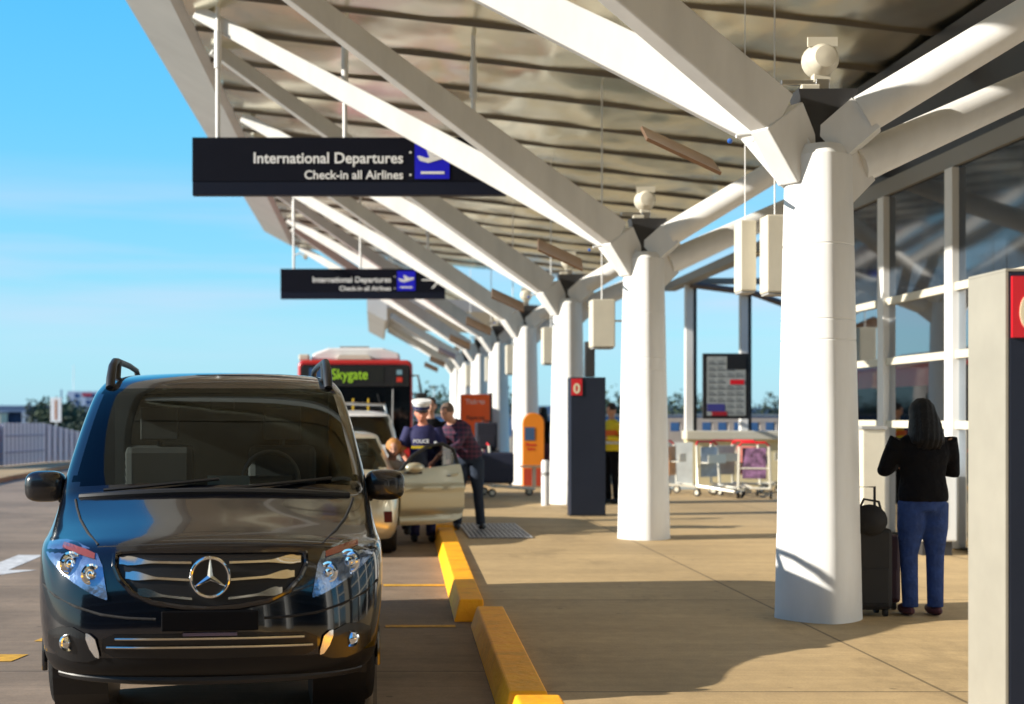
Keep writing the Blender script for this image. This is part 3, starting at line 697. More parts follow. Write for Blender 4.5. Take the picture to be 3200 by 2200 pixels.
# grille
gz = [(-.50, .86, .915), (-.47, .80, .925), (-.40, .73, .93), (-.3, .685, .93), (-.15, .66, .93), (0, .65, .93), (.15, .66, .93), (.3, .685, .93), (.40, .73, .93), (.47, .80, .925), (.50, .86, .915)]
gri = B(patch(vr, refine(gz), .008), 'grille', mat('grille_black', (.003, .003, .004), .4))
ol = [(-x, z) for x, _, z in gz[6:][::-1]]
loop = [(x, a) for x, a, b_ in gz]+[(x, b_) for x, a, b_ in gz[::-1]]; loop.append(loop[0])
lp2 = []
for (x0, z0), (x1, z1) in zip(loop[:-1], loop[1:]):
    for k in range(4): lp2.append((x0+(x1-x0)*k/4, z0+(z1-z0)*k/4))
lp2.append(lp2[0])
MB().tube([(x, front_y(vr, x, z)-.012, z) for x, z in lp2], .016, 8, False).build('grille_surround', black_paint, gri, smooth=True)
def bar(zc, ze, half, thick=.02, inner=0):
    cols = []
    for k in range(-24, 25):
        t = k/24; x = half*t; a = abs(t); z = zc+(ze-zc)*a**1.3
        f = min(1, max(0, (a-.62)/.28)); f = f*f*(3-2*f)
        h = .007+thick*f
        if a > .95: h *= .75
        if abs(x) < .085: continue
        cols.append((x, z-h*.6, z+h))
    L_ = [c for c in cols if c[0] < 0]; R_ = [c for c in cols if c[0] > 0]
    for cs in (L_, R_):
        mb = patch(vr, cs, .026, 2); mb2 = patch(vr, cs, .009, 2)
        n = len(mb.v); mb.add(mb2.v, []); 
        m_ = 3
        for i in range(len(cs)-1):
            mb.f.append((i*m_, (i+1)*m_, n+(i+1)*m_, n+i*m_)); mb.f.append((i*m_+2, (i+1)*m_+2, n+(i+1)*m_+2, n+i*m_+2))
        mb.build('grille_bar', chrome, gri, smooth=True, angle=30)
bar(.876, .885, .475); bar(.79, .815, .44); bar(.695, .735, .375)
pts = [(-.60+.05*k, .945+.02*math.cos(math.pi*(-.6+.05*k)/1.2)) for k in range(25)]
B(MB().tube([(x, front_y(vr, x, z)-.001, z) for x, z in pts], .006, 8), 'bonnet_gap', rubber)
# star badge
sy = front_y(vr, 0, .81)-.05
st = MB(); st.tube([(.098*math.cos(a), sy, .81+.098*math.sin(a)) for a in [2*math.pi*k/40 for k in range(41)]], .0095, 10, False)
for k in range(3):
    a = math.pi/2+2*math.pi*k/3; tip = Vector((.092*math.cos(a), sy, .81+.092*math.sin(a))); pr = Vector((-math.sin(a), 0, math.cos(a)))
    c = Vector((0, sy, .81)); h = .0165
    w1 = [c+Vector((math.cos(a+math.pi/3), 0, math.sin(a+math.pi/3)))*h, c+Vector((math.cos(a-math.pi/3), 0, math.sin(a-math.pi/3)))*h]
    st.add([w1[0], w1[1], tip-pr*.002, tip+pr*.002, c+Vector((0, -.011, 0)), tip+Vector((0, -.003, 0))], [(0, 4, 5, 3), (4, 1, 2, 5), (0, 3, 2, 1)])
B(st, 'star_badge', mat('badge_chrome', (.85, .85, .85), .08, 1), smooth=True, angle=25)
B(MB().lathe([(.094, 0), (.09, .03)], (0, sy+.004, .81), 'y', 30), 'badge_backing', blackp)
# headlights
hl_glass = mat('headlamp', (.22, .30, .45), .14, .75, bump=.2, bscale=16, var=.35, vscale=9, coat=1)
hz = [(.535, .695, .712), (.565, .702, .86), (.60, .715, .925), (.65, .738, .945), (.72, .775, .965), (.79, .82, .972), (.85, .865, .965), (.895, .905, .955)]
for s in (-1, 1):
    cols = refine([(s*x, a, b_) for x, a, b_ in hz], 4)
    h = B(patch(vr, cols, .010), 'headlight', hl_glass, smooth=True, angle=60)
    for (x, z, r) in ((.64, .82, .048), (.755, .868, .056)):
        y = front_y(vr, s*x, z)
        n_ = MB().lathe([(r, -.020), (r+.006, -.034), (r-.004, -.036), (r*.55, -.022), (r*.50, -.036), (r*.35, -.048), (.002, -.052)], (s*x, y, z), 'y', 22)
        n_.rot(-s*R(28), 'Z', (s*x, y, z)).build('reflector', mat('lamp_chrome', (.85, .9, .95), .06, 1), h, smooth=True, angle=40)
    ic = refine([(s*x, a, b_) for x, a, b_ in ((.61, .895, .92), (.66, .905, .938), (.74, .925, .955), (.80, .94, .962))], 3)
    patch(vr, ic, .017, 2).build('indicator', mat('indicator', (.22, .05, .03), .15, coat=1), h)
# fog lamp corner, lower chrome strips, plate
for s in (-1, 1):
    fc = refine([(s*x, a, b_) for x, a, b_ in ((.58, .40, .44), (.64, .38, .52), (.72, .38, .555), (.80, .40, .55), (.86, .44, .52))], 4)
    f = B(patch(vr, fc, .009), 'fog_lamp_recess', mat('recess', (.003, .003, .004), .3))
    y = front_y(vr, s*.755, .475)
    MB().lathe([(.042, 0), (.042, -.02), (.03, -.012), (.004, -.03)], (s*.755, y-.01, .475), 'y', 18).rot(-s*R(30), 'Z', (s*.755, y, .475)).build('fog_lamp', mat('lamp_chrome', (.85, .9, .95), .06, 1), f, smooth=True)
    tc_ = refine([(s*x, a, b_) for x, a, b_ in ((.575, .405, .43), (.595, .41, .50), (.625, .45, .525), (.645, .50, .53))], 3)
    patch(vr, tc_, .02, 3).build('fog_lamp_trim', mat('trim_silver', (.8, .8, .8), .22, .9), f, smooth=True)
B(patch(vr, refine([(-.56, .44, .50), (-.50, .41, .525), (0, .40, .53), (.50, .41, .525), (.56, .44, .50)], 8), .008, 4), 'lower_grille', mat('recess', (.003, .003, .004), .3))
for z, hf in ((.505, .49), (.462, .535)):
    B(MB().tube([(x, front_y(vr, x, z)-.02, z) for x in [hf*(k/12-1) for k in range(25)]], .007, 8), 'chrome_strip', chrome, smooth=True)
pl = B(MB().box(-.25, .25, -.035, -.005, .545, .645), 'number_plate', mat('plate_black', (.002, .002, .003), .6, spec=.1), bevel=.006)
B(MB().box(-.14, .14, -.028, -.004, .52, .535), 'plate_lamp', mat('plate_mauve', (.12, .09, .13), .3))
# crease lines of the bumper
for s in (-1, 1):
    pts = [(s*x, z) for x, z in ((.28, .60), (.42, .605), (.56, .62), (.70, .655), (.82, .70), (.90, .75))]
    B(on_front(pts, -.001, .008), 'bumper_gap', rubber)
# lip
B(MB().tube([(x, front_y(vr, x, .30)+.02, .295-.02*math.cos(x*2)) for x in [-.8+.08*k for k in range(21)]], .026, 8), 'front_lip', blackp, smooth=True)
# wheels
for x in (-.80, .80):
    for y in (.88, 3.75): wheel(van, x, y, .335, .235)
    for y in (.88, 3.75):
        s = 1 if x > 0 else -1
        B(MB().tube([(s*.922, y+.40*math.cos(a), .33+.40*math.sin(a)) for a in [math.pi*(k/18*1.1-.05) for k in range(19)]], .016, 8), 'arch_trim', black_paint, smooth=True)
        B(MB().lathe([(.41, -.16), (.41, .14)], (s*.72, y, .33), 'x', 24), 'wheel_well', blackp)
# mirrors
for s in (-1, 1):
    mb = MB().sphere((s*1.055, 1.36, 1.20), (.135, .10, .10), 20, 12)
    def sq(v, c, r): t = (v-c)/r; return c+r*math.copysign(abs(t)**.62, t)*.93
    mb.v = [(sq(x, s*1.055, .135), sq(y, 1.36, .10), sq(z, 1.20, .10)) for x, y, z in mb.v]
    mo = B(mb, 'wing_mirror', mat('mirror_paint', (.008, .008, .01), .25, coat=.6), smooth=True)
    MB().box(s*.92-.06, s*.92+.06, 1.34, 1.42, 1.10, 1.16).build('mirror_arm', blackp, mo, bevel=.015)
    MB().box(s*1.055-.1, s*1.055+.1, 1.445, 1.452, 1.13, 1.27).build('mirror_glass', chrome, mo)
# roof rails with looped front feet
for s in (-1, 1):
    x = s*.735
    pts = [(x, 2.02, 1.80), (x, 2.08, 1.87), (x, 2.18, 1.945), (x, 2.32, 1.985), (x, 2.5, 1.995), (x, 3.4, 1.995), (x, 4.0, 1.98), (x, 4.25, 1.90)]
    B(MB().tube(pts, [.03, .032, .03, .026, .022, .022, .022, .028], 10), 'roof_rail', blackp, smooth=True)
    B(MB().tube([(x, 2.42, 1.86), (x, 2.47, 1.94), (x, 2.5, 1.99)], .03, 8), 'rail_foot', blackp, smooth=True)
# side handles and door gaps on the van's right-hand side
for s in (-1, 1):
    for y in (2.2, 2.6):
        B(MB().tube([(s*.945, y, 1.08), (s*.975, y+.05, 1.085), (s*.975, y+.2, 1.085), (s*.945, y+.25, 1.08)], .014, 8), 'door_handle', black_paint, smooth=True)
    B(MB().tube([(s*.962, 1.5+.6*k, .75+.02*math.sin(k)) for k in range(6)], .008, 6), 'side_crease', chrome, smooth=True)

# --- gold car (door open towards the kerb) and white car behind it
def car(loc, label, rows, Lc, paint, cat, wr, wys, wclass, glass_m, rz=0, name='parked_car'):
    c = empty(name, loc, label, cat, rz=rz)
    make_shell(c, rows, 50, wclass, {'windscreen': glass_m, 'side_glass': dark_glass, 'body': paint}, sub=3)
    hw = rows[3][2]
    for s in (-1, 1):
        for y in wys: wheel(c, s*(hw-.12), y, wr, .2)
        for y in wys:
            MB().lathe([(wr+.07, -.14), (wr+.07, .10)], (s*(hw-.18), y, wr), 'x', 24).build('wheel_well', blackp, c)
        hz_ = refine([(s*x, a, b) for x, a, b in ((hw*.62, .66, .70), (hw*.72, .64, .76), (hw*.86, .66, .80), (hw*.95, .70, .80))], 3)
        patch(rows, hz_, .01, 4).build('headlight', hl_glass, c, smooth=True)
    patch(rows, refine([(-.5, .62, .72), (0, .60, .73), (.5, .62, .72)], 6), .008, 3).build('grille', blackp, c)
    patch(rows, refine([(-.5, .30, .42), (0, .29, .43), (.5, .30, .42)], 6), .008, 3).build('lower_grille', blackp, c)
    MB().box(-.8*hw, .8*hw, .3, Lc-.2, .2, .26).build('floor_pan', blackp, c)
    MB().box(-.72, .72, 1.35, 1.7, .6, rows[6][0]-.02).build('dashboard', blackp, c)
    for x in (-.38, .38):
        s = MB().box(x-.22, x+.22, 2.5, 2.65, .5, 1.1).box(x-.12, x+.12, 2.5, 2.6, 1.12, 1.27).build('seat', mat('seat_grey', (.07, .07, .08), .8), c, bevel=.04)
    return c
gold = mat('gold_paint', (.56, .52, .38), .28, .5, coat=.8)
gr_ = [(.20, .12, .80, .45, 2.5, 4.4, 0), (.30, .02, .85, .45, 2.6, 4.45, 0), (.48, .0, .87, .48, 2.6, 4.5, 0), (.62, .03, .875, .50, 2.6, 4.5, 0), (.74, .12, .87, .5, 2.6, 4.5, .02),
       (.83, .5, .86, .45, 2.7, 4.45, .05), (.93, 1.1, .85, .35, 2.8, 4.4, .05), (1.0, 1.3, .82, .3, 2.8, 4.25, .02), (1.15, 1.6, .73, .28, 2.8, 4.1, 0), (1.30, 1.9, .66, .28, 2.7, 3.9, 0),
       (1.38, 2.1, .62, .3, 2.6, 3.7, .01), (1.42, 2.4, .48, .35, 2.4, 3.4, .01)]
def gclass(x, y, z):
    for wy in (.86, 3.5):
        if abs(x) > .74 and (y-wy)**2+(z-.31)**2 < .36**2: return None
    fy = front_y(gr_, 0, z)
    if .97 < z < 1.33 and y < fy+.2 and abs(x) < .74-.35*(z-.97): return 'windscreen'
    if .95 < z < 1.32 and abs(x) > .6 and y > fy+.4 and y < 3.7 and not (2.5 < y < 2.6): return 'side_glass'
    return 'body'
gc = car((-.60, 15.0, RZ), 'gold sedan with its kerb side front door wide open behind the black van', gr_, 4.5, gold, 'car', .31, (.86, 3.5), gclass, cabin_glass)
MB().box(.66, .80, -.005+front_y(gr_, .73, .47)-.015, front_y(gr_, .73, .47)+.05, .40, .53).build('fog_lamp', mat('fog_red', (.09, .006, .006), .2, coat=1), gc, bevel=.01)
# open door: hinge at (.36, 16.5), swung out towards the kerb
dr = bpy.data.objects.new('front_door', None); COL.objects.link(dr); dr.parent = gc; dr.location = (.90, 1.45, 0); dr.rotation_euler = (0, 0, R(24))
pf = [(0, .26), (.04, .92), (.30, .955), (.60, .985), (.84, 1.0), (.885, .86), (.89, .55), (.87, .34), (.82, .27)]
door_body = MB()
def dy(x, z): return -.05*math.sin(math.pi*min(1, max(0, (z-.2)/.85)))-.02*math.exp(-((z-.72)/.03)**2)+.03*math.exp(-((z-.38)/.035)**2)
nxd, nzd = 24, 24; vs = []
for i in range(nxd+1):
    x = .89*i/nxd; lo = .26+.02*(x/.89)**6*4; hi = .93+.08*x/.89
    e_ = 1-.10*max(0, (x/.89-.9)/.1)
    for k in range(nzd+1):
        z = lo+(hi-lo)*k/nzd; xx = x*(1-.035*abs((z-.62)/.36)**3); vs.append((xx, dy(x, z), z))
nv = len(vs); vs += [(a, .12, c) for a, b, c in vs]
fs = []
for i in range(nxd):
    for k in range(nzd):
        a = i*(nzd+1)+k; fs.append((a, a+nzd+1, a+nzd+2, a+1)); fs.append((nv+a, nv+a+1, nv+a+nzd+2, nv+a+nzd+1))
for i in range(nxd):
    a = i*(nzd+1); fs.append((a, nv+a, nv+a+nzd+1, a+nzd+1)); a += nzd; fs.append((a, a+nzd+1, nv+a+nzd+1, nv+a))
for k in range(nzd):
    fs.append((k, k+1, nv+k+1, nv+k)); a = nxd*(nzd+1)+k; fs.append((a, nv+a, nv+a+1, a+1))
door_body.add(vs, fs).build('door_skin', gold, dr, smooth=True, angle=40)
MB().tube([(.02, .03, .93), (.2, .04, 1.12), (.42, .05, 1.24), (.62, .05, 1.27), (.78, .04, 1.2), (.84, .03, 1.0)], .022, 10).build('window_frame', blackp, dr, smooth=True)
MB().add([(.03, .045, .95), (.2, .045, 1.11), (.42, .045, 1.23), (.62, .045, 1.26), (.77, .045, 1.19), (.82, .045, 1.0)], [(0, 1, 2, 3, 4, 5)]).build('door_glass', glass('door_pane', (.12, .14, .15), .03), dr)
MB().tube([(.66, -.05, .87), (.68, -.085, .875), (.78, -.085, .885), (.80, -.05, .89)], .014, 8).build('door_handle', gold, dr, smooth=True)
mm = MB().sphere((.16, -.12, .98), (.13, .07, .065), 16, 10).build('wing_mirror', gold, dr, smooth=True)
MB().box(.05, .27, -.1, .0, .90, .925).build('mirror_foot', blackp, mm)

wp = mat('white_car_paint', (.70, .70, .68), .25, coat=.8)
wr_ = [(.22, .12, .84, .45, 2.5, 4.3, 0), (.34, .02, .89, .45, 2.6, 4.4, 0), (.55, .0, .905, .48, 2.6, 4.5, 0), (.75, .03, .91, .50, 2.6, 4.5, 0), (.90, .12, .905, .5, 2.6, 4.5, .02),
       (1.0, .45, .895, .42, 2.7, 4.5, .04), (1.08, .85, .88, .35, 2.8, 4.5, .04), (1.15, 1.05, .86, .3, 2.8, 4.5, .02), (1.35, 1.35, .82, .28, 2.8, 4.45, 0), (1.58, 1.68, .75, .28, 2.7, 4.4, 0),
       (1.66, 1.85, .71, .3, 2.6, 4.3, .01), (1.72, 2.2, .58, .35, 2.4, 4.1, .02)]
def wclass(x, y, z):
    for wy in (.9, 3.5):
        if abs(x) > .76 and (y-wy)**2+(z-.34)**2 < .39**2: return None
    fy = front_y(wr_, 0, z)
    if 1.13 < z < 1.60 and y < fy+.2 and abs(x) < .79-.2*(z-1.13): return 'windscreen'
    if 1.12 < z < 1.56 and abs(x) > .6 and y > fy+.4 and y < 4.1 and not (2.5 < y < 2.6): return 'side_glass'
    return 'body'
wc = car((-.48, 21.0, RZ), 'white people carrier with roof bars between the gold sedan and the bus', wr_, 4.5, wp, 'car', .34, (.9, 3.5), wclass, cabin_glass)
for y in (2.3, 3.5):
    MB().tube([(-.66, y, 1.68), (-.66, y, 1.86), (.66, y, 1.82), (.68, y, 1.66)], .02, 8).build('roof_bar', steel, wc)
MB().tube([(-.7, 2.0, 1.78), (.1, 2.3, 1.86), (.62, 2.3, 1.82), (.68, 2.3, 1.66)], .012, 6).build('roof_strap', steel, wc)

# --- bus
bus = empty('city_bus', (-.43, 28.8, RZ), 'red single deck bus with black front and lit destination display', 'bus')
bred = mat('bus_red', (.45, .02, .02), .3, coat=.6)
def rrect(x0, x1, z0, z1, r, n=5):
    P = []
    for cx, cz, a in ((x1-r, z0+r, -90), (x1-r, z1-r, 0), (x0+r, z1-r, 90), (x0+r, z0+r, 180)):
        for k in range(n+1):
            w = R(a+90*k/n); P.append((cx+r*math.cos(w), cz+r*math.sin(w)))
    return P
MB().prism(rrect(-1.25, 1.25, .3, 2.84, .14), 'y', .0, 11.5).build('body', bred, bus, smooth=True, angle=40, bevel=.05)
MB().prism(rrect(-1.19, 1.2, .95, 2.74, .1), 'y', -.03, -.001).build('windscreen', dark_glass, bus, smooth=True)
MB().box(-1.16, 1.17, -.045, -.031, 2.26, 2.72).build('display_surround', blackp, bus, bevel=.01)
ds = MB().box(-.75, .62, -.052, -.046, 2.36, 2.68).build('display', mat('display_black', (.01, .012, .01), .4), bus)
text('display_text', 'Skygate', .32, mat('led_green', (.25, .45, .02), .5, emit=.28), bus, (-.52, -.056, 2.42), bold=.002, sx=.82)
MB().box(.90, 1.02, -.056, -.046, 2.36, 2.46).build('red_lamp', mat('lamp_red', (.6, .04, .02), .4), bus)
MB().box(.90, 1.02, -.056, -.046, 2.52, 2.62).build('blue_sticker', mat('sticker', (.2, .35, .42), .4), bus)
MB().box(-1.0, -.62, -.056, -.046, 2.36, 2.66).build('route_plate', mat('route_blue', (.03, .09, .22), .35), bus)
for x in (-.05, .22, .36): MB().tube([(x, .35, 1.0), (x, .35, 2.15)], .022, 8).build('grab_pole', kerb_y, bus)
for x in (-.05, .28): MB().tube([(x, -.06, 1.4), (x+.01, -.06, 2.0)], .02, 8).build('grab_pole', mat('pole_yellow', (.55, .36, .02), .4), bus)
MB().tube([(.5, -.045, 1.0), (.62, -.045, 1.6), (.48, -.045, 2.1)], .012, 6).build('wiper', blackp, bus)
MB().prism([(-1.0, 2.845), (1.0, 2.845), (.97, 3.0), (.6, 3.12), (-.6, 3.12), (-.93, 3.0)], 'y', .35, 3.6).build('roof_unit', mat('unit_white', (.72, .70, .70), .4, var=.06), bus, bevel=.05)
MB().prism([(-.42, 2.86), (.36, 2.86), (.28, 2.96), (-.34, 2.96)], 'y', .18, .36).build('unit_grille', cream, bus)
MB().box(-.35, .3, .6, 1.4, 3.12, 3.17).build('unit_hatch', mat('grey_paint', (.3, .3, .3), .5), bus)
MB().box(-1.25, -1.02, .3, .8, 2.84, 2.98).build('side_pod', cream, bus, bevel=.03)
mr = MB().box(1.32, 1.56, -.22, -.1, 1.55, 2.12).build('wing_mirror', blackp, bus, bevel=.04)
MB().tube([(1.2, .05, 2.5), (1.36, -.1, 2.5), (1.44, -.16, 2.1)], .025, 8).build('mirror_arm', blackp, mr, smooth=True)
MB().tube([(.80, -.045, 1.0), (.82, -.045, 2.2)], .015, 6).build('pillar', mat('grey_paint', (.3, .3, .3), .5), bus)
for s in (-1, 1):
    for y in (2.4, 8.8): wheel(bus, s*1.12, y, .48, .28)
    MB().box(s*.95-.15, s*.95+.15, -.03, -.001, .62, .80).build('headlight', hl_glass, bus, bevel=.02)
    MB().box(s*1.252-.004, s*1.252+.004, .5, 11, 1.1, 2.3).build('side_glass', dark_glass, bus)

# ---------------------------------------------------------------- people
def blob(mb, voxel=.011, smooth=4):
    """one continuous skin grown over overlapping volumes"""
    me = bpy.data.meshes.new('tmp'); me.from_pydata(mb.v, [], mb.f)
    bm = bmesh.new(); bm.from_mesh(me); bmesh.ops.recalc_face_normals(bm, faces=bm.faces); bm.to_mesh(me); bm.free()
    o = bpy.data.objects.new('tmp', me); COL.objects.link(o)
    md = o.modifiers.new('r', 'REMESH'); md.mode = 'VOXEL'; md.voxel_size = voxel
    sm = o.modifiers.new('s', 'SMOOTH'); sm.factor = .5; sm.iterations = smooth
    dg = bpy.context.evaluated_depsgraph_get(); res = bpy.data.meshes.new_from_object(o.evaluated_get(dg))
    bpy.data.objects.remove(o); return MB().add([v.co[:] for v in res.vertices], [tuple(p.vertices) for p in res.polygons])
def loft(mb, rings, seg=20):
    """rings = (centre, side vector, depth vector, rx, ry)"""
    vs = []; fs = []
    for c, a, b, rx, ry in rings:
        for k in range(seg):
            w = 2*math.pi*k/seg; vs.append(c+a*rx*math.cos(w)+b*ry*math.sin(w))
    for i in range(len(rings)-1):
        for k in range(seg): fs.append((i*seg+k, i*seg+(k+1) % seg, (i+1)*seg+(k+1) % seg, (i+1)*seg+k))
    fs += [tuple(range(seg))[::-1], tuple(range((len(rings)-1)*seg, len(rings)*seg))]
    return mb.add(vs, fs)
DEF = dict(pelvis=(0, 0, .95), waist=(0, 0, 1.10), chest=(0, 0, 1.30), neck=(0, 0, 1.47), head=(0, -.01, 1.63),
   sl=(-.17, 0, 1.41), sr=(.17, 0, 1.41), el=(-.24, .02, 1.13), er=(.24, .02, 1.13), wl=(-.25, -.06, .88), wr=(.25, -.06, .88),
   hl=(-.085, 0, .90), hr=(.085, 0, .90), kl=(-.10, -.02, .49), kr=(.10, -.02, .49), al=(-.10, .02, .08), ar=(.10, .02, .08))
def head_mesh(mb, c, yaw, pitch, r=1.0):
    q = MB().sphere((0, 0, 0), (.078, .098, .118), 20, 14)
    vv = []
    for x, y, z in q.v:
        if z < -.02: x *= 1+(z+.02)*2.4; y = y*(1+(z+.02)*1.0)-(-.02-z)*.15     # jaw narrows
        if y < -.07 and .0 < z < .03 and abs(abs(x)-.03) < .02: y += .008       # eye sockets
        vv.append((x, y, z))
    q.v = vv
    q.add([(0, -.092, .020), (-.017, -.088, -.032), (.017, -.088, -.032), (0, -.124, -.028), (0, -.088, -.040)], [(0, 1, 3), (0, 3, 2), (1, 4, 3), (4, 2, 3)])
    for s in (-1, 1): q.sphere((s*.079, .008, -.005), (.012, .022, .032), 8, 6)
    q.sphere((0, -.088, -.062), (.024, .008, .008), 8, 6)
    M = Matrix.Translation(c) @ Matrix.Rotation(yaw, 4, 'Z') @ Matrix.Rotation(pitch, 4, 'X') @ Matrix.Scale(r, 4)
    mb.add([tuple(M @ Vector(v)) for v in q.v], q.f); return M
def person(loc, label, pose=None, heading=0, top=None, trousers=None, hair=None, hair_style='short', h=1.0, yaw=0, pitch=0, shoe=None, sleeves='long', build=1.0, flesh=None):
    J = dict(DEF); J.update(pose or {}); J = {k: Vector(v) for k, v in J.items()}
    root = empty('person', loc, label, 'person', rz=heading); root.scale = (h, h, h)
    b = build
    hx = (J['hr']-J['hl']).normalized(); sx = (J['sr']-J['sl']).normalized()
    def frame(p, q, side):
        up = (q-p).normalized(); s_ = (side-up*side.dot(up)).normalized(); return s_, s_.cross(up).normalized()
    def torso(mb, lo, hi, off):
        P, W, Cc, Nk = J['pelvis'], J['waist'], J['chest'], J['neck']
        mids = (hx+sx).normalized()
        hp = (J['hl']+J['hr'])/2; st = [(hp+(hp-P).normalized()*.06, hx, P, .12, .10), (P, hx, W, .155, .112), (P.lerp(W, .5), hx, W, .148, .105), (W, mids, Cc, .130, .096), (W.lerp(Cc, .5), sx, Cc, .142, .104),
                  (Cc, sx, Nk, .160, .112), (Cc.lerp(Nk, .45), sx, Nk, .158, .10), (Cc.lerp(Nk, .78), sx, Nk, .12, .075), (Nk, sx, J['head'], .062, .06)]
        R_ = []
        for i, (c, sd, nx_, rx, ry) in enumerate(st):
            if i < lo or i > hi: continue
            prev = st[i-1][0] if i else c-(nx_-c).normalized()*.1
            nxt = st[i+1][0] if i < len(st)-1 else J['head']
            a, d_ = frame(prev, nxt, sd); R_.append((c, a, d_, rx*b+off, ry*b+off))
        loft(mb, R_)
    def limb(mb, pts, rs, seg=14): mb.tube(pts, rs, seg)
    body = MB(); torso(body, 0, 8, 0)
    nk = J['neck'].lerp(J['head'], .6); limb(body, [J['neck']-(nk-J['neck'])*.3, nk], [.06, .05])
    for s in 'lr':
        S_, E_, W_ = J['s'+s], J['e'+s], J['w'+s]
        limb(body, [S_-(E_-S_)*.04, S_.lerp(E_, .5), E_, E_.lerp(W_, .3), W_], [.055*b, .045*b, .038, .038, .026])
        H_, K_, A_ = J['h'+s], J['k'+s], J['a'+s]
        limb(body, [H_, H_.lerp(K_, .5), K_, K_.lerp(A_, .35), A_], [.088*b, .075*b, .056, .055, .038])
    head_mesh(body, J['head'], yaw, pitch)
    body = blob(body, .009, 2)
    for s, sg in (('l', -1), ('r', 1)):      # palm, four bent fingers of unequal length, thumb from the side
        w, e = J['w'+s], J['e'+s]; t = (w-e).normalized(); side = t.cross(Vector((0, 1, .2))).normalized(); fwd = side.cross(t).normalized()
        body.tube([w-t*.02, w+t*.03, w+t*.07, w+t*.09], [.024, .032, .036, .026], 12)
        for k in range(4):
            ln = (.065, .078, .072, .055)[k]; a_ = w+t*.075+side*(-.027+.018*k); b_ = a_+t*ln*.55+fwd*(-.01); c_ = b_+t*ln*.35+fwd*(-.028)
            body.tube([a_, b_, c_], [.0095, .009, .0065], 8)
        a_ = w+t*.03+side*.025*sg; body.tube([a_, a_+side*.028*sg+t*.022, a_+side*.034*sg+t*.052], [.012, .011, .007], 8)
    Mh = Matrix.Translation(J['head']) @ Matrix.Rotation(yaw, 4, 'Z') @ Matrix.Rotation(pitch, 4, 'X')
    body.build('body', flesh or skin_m, root, smooth=True, angle=80)
    ey = MB()
    for s in (-1, 1): ey.sphere((s*.031, -.084, .012), (.012, .009, .007), 8, 6)
    ey.v = [tuple(Mh @ Vector(v)) for v in ey.v]; ey.build('eyes', mat('eye_dark', (.02, .015, .012), .3), root, smooth=True)
    q = MB(); torso(q, 1, 8, .016)
    for s in 'lr':
        S_, E_, W_ = J['s'+s], J['e'+s], J['w'+s]
        if sleeves == 'long': limb(q, [S_-(E_-S_)*.04, S_.lerp(E_, .5), E_, E_.lerp(W_, .4), E_.lerp(W_, .95)], [.07*b, .062*b, .056, .052, .042])
        else: limb(q, [S_-(E_-S_)*.04, S_.lerp(E_, .4), S_.lerp(E_, .75)], [.07*b, .068*b, .066*b])
    hem = J['pelvis']-(J['waist']-J['pelvis'])*.25; a, d_ = frame(J['pelvis'], J['waist'], hx)
    loft(q, [(hem, a, d_, .165*b, .125*b), (J['waist'], a, d_, .150*b, .115*b)])
    blob(q, .012, 4).build('top', top, root, smooth=True, angle=80)
    q = MB(); torso(q, 0, 2, .010)
    for s in 'lr':
        H_, K_, A_ = J['h'+s], J['k'+s], J['a'+s]
        limb(q, [H_, H_.lerp(K_, .5), K_, K_.lerp(A_, .4), A_+Vector((0, 0, -.01))], [.097*b, .088*b, .070, .066, .062])
    blob(q, .011, 3).build('trousers', trousers, root, smooth=True, angle=80)
    for s, sg in (('l', -1), ('r', 1)):
        a = J['a'+s]; q = MB().sphere((a.x+sg*.01, a.y-.06, a.z-.035), (.048, .135, .048), 14, 9)
        q.v = [(x, y, max(z, a.z-.078)) for x, y, z in q.v]; q.build('shoe', shoe or rubber, root, smooth=True)
    if hair:
        q = MB()
        if hair_style == 'short':
            q.sphere((0, .014, .030), (.087, .098, .100), 20, 14); q.v = [(x, y, z) if z > .0 or y > .02 else (x*.8, y*.5, z) for x, y, z in q.v]
        elif hair_style == 'long':
            q.sphere((0, .02, .02), (.100, .112, .118), 20, 14)
            q.lathe([(.08, .06), (.108, -.02), (.125, -.10), (.135, -.18), (.128, -.25), (.085, -.30), (.02, -.315)], (0, .035, 0), 'z', 20)
            q.v = [(x, y if y > -.05 or z > -.02 else -.05, z) for x, y, z in q.v]; q = blob(q, .010, 3)
        elif hair_style == 'bob':
            q.sphere((0, .022, .015), (.106, .106, .122), 20, 14)
        rn = random.Random(3)
        q.v = [tuple(Mh @ (Vector(v)*(1+.02*math.sin(150*v[0]+20*v[2])+rn.uniform(-.006, .006)))) for v in q.v]
        q.build('hair', hair, root, smooth=True, angle=80)
    return root, Mh, J
black_cloth = mat('black_cloth', (.005, .005, .007), .9, bump=.9, bscale=9, bdist=.05, spec=.15)
denim = mat('denim', (.012, .04, .17), .85, bump=.8, bscale=11, bdist=.04, var=.25, vscale=9)
denim2 = mat('dark_denim', (.012, .022, .045), .85, bump=.4, bscale=14, var=.3, vscale=9)
hair_b = mat('hair_black', (.004, .003, .004), .5, bump=1, bscale=45, stretch=(3, 3, .15), spec=.3)
# woman on her phone, back to camera
person((4.12, 9.95, 0), 'woman with long black hair, black top and blue jeans standing with her back turned',
    dict(el=(-.27, -.06, 1.14), er=(.29, -.06, 1.15), wl=(-.10, -.30, 1.20), wr=(.10, -.30, 1.20), head=(0, -.03, 1.60), al=(-.09, .02, .08), ar=(.11, .02, .08), kl=(-.10, -.01, .49), kr=(.11, -.01, .49), sl=(-.19, 0, 1.40), sr=(.19, 0, 1.40)),
    heading=R(180), top=black_cloth, trousers=denim, hair=hair_b, hair_style='long', h=.94, pitch=R(18), build=1.18, shoe=mat('shoe_maroon', (.08, .02, .03), .6))
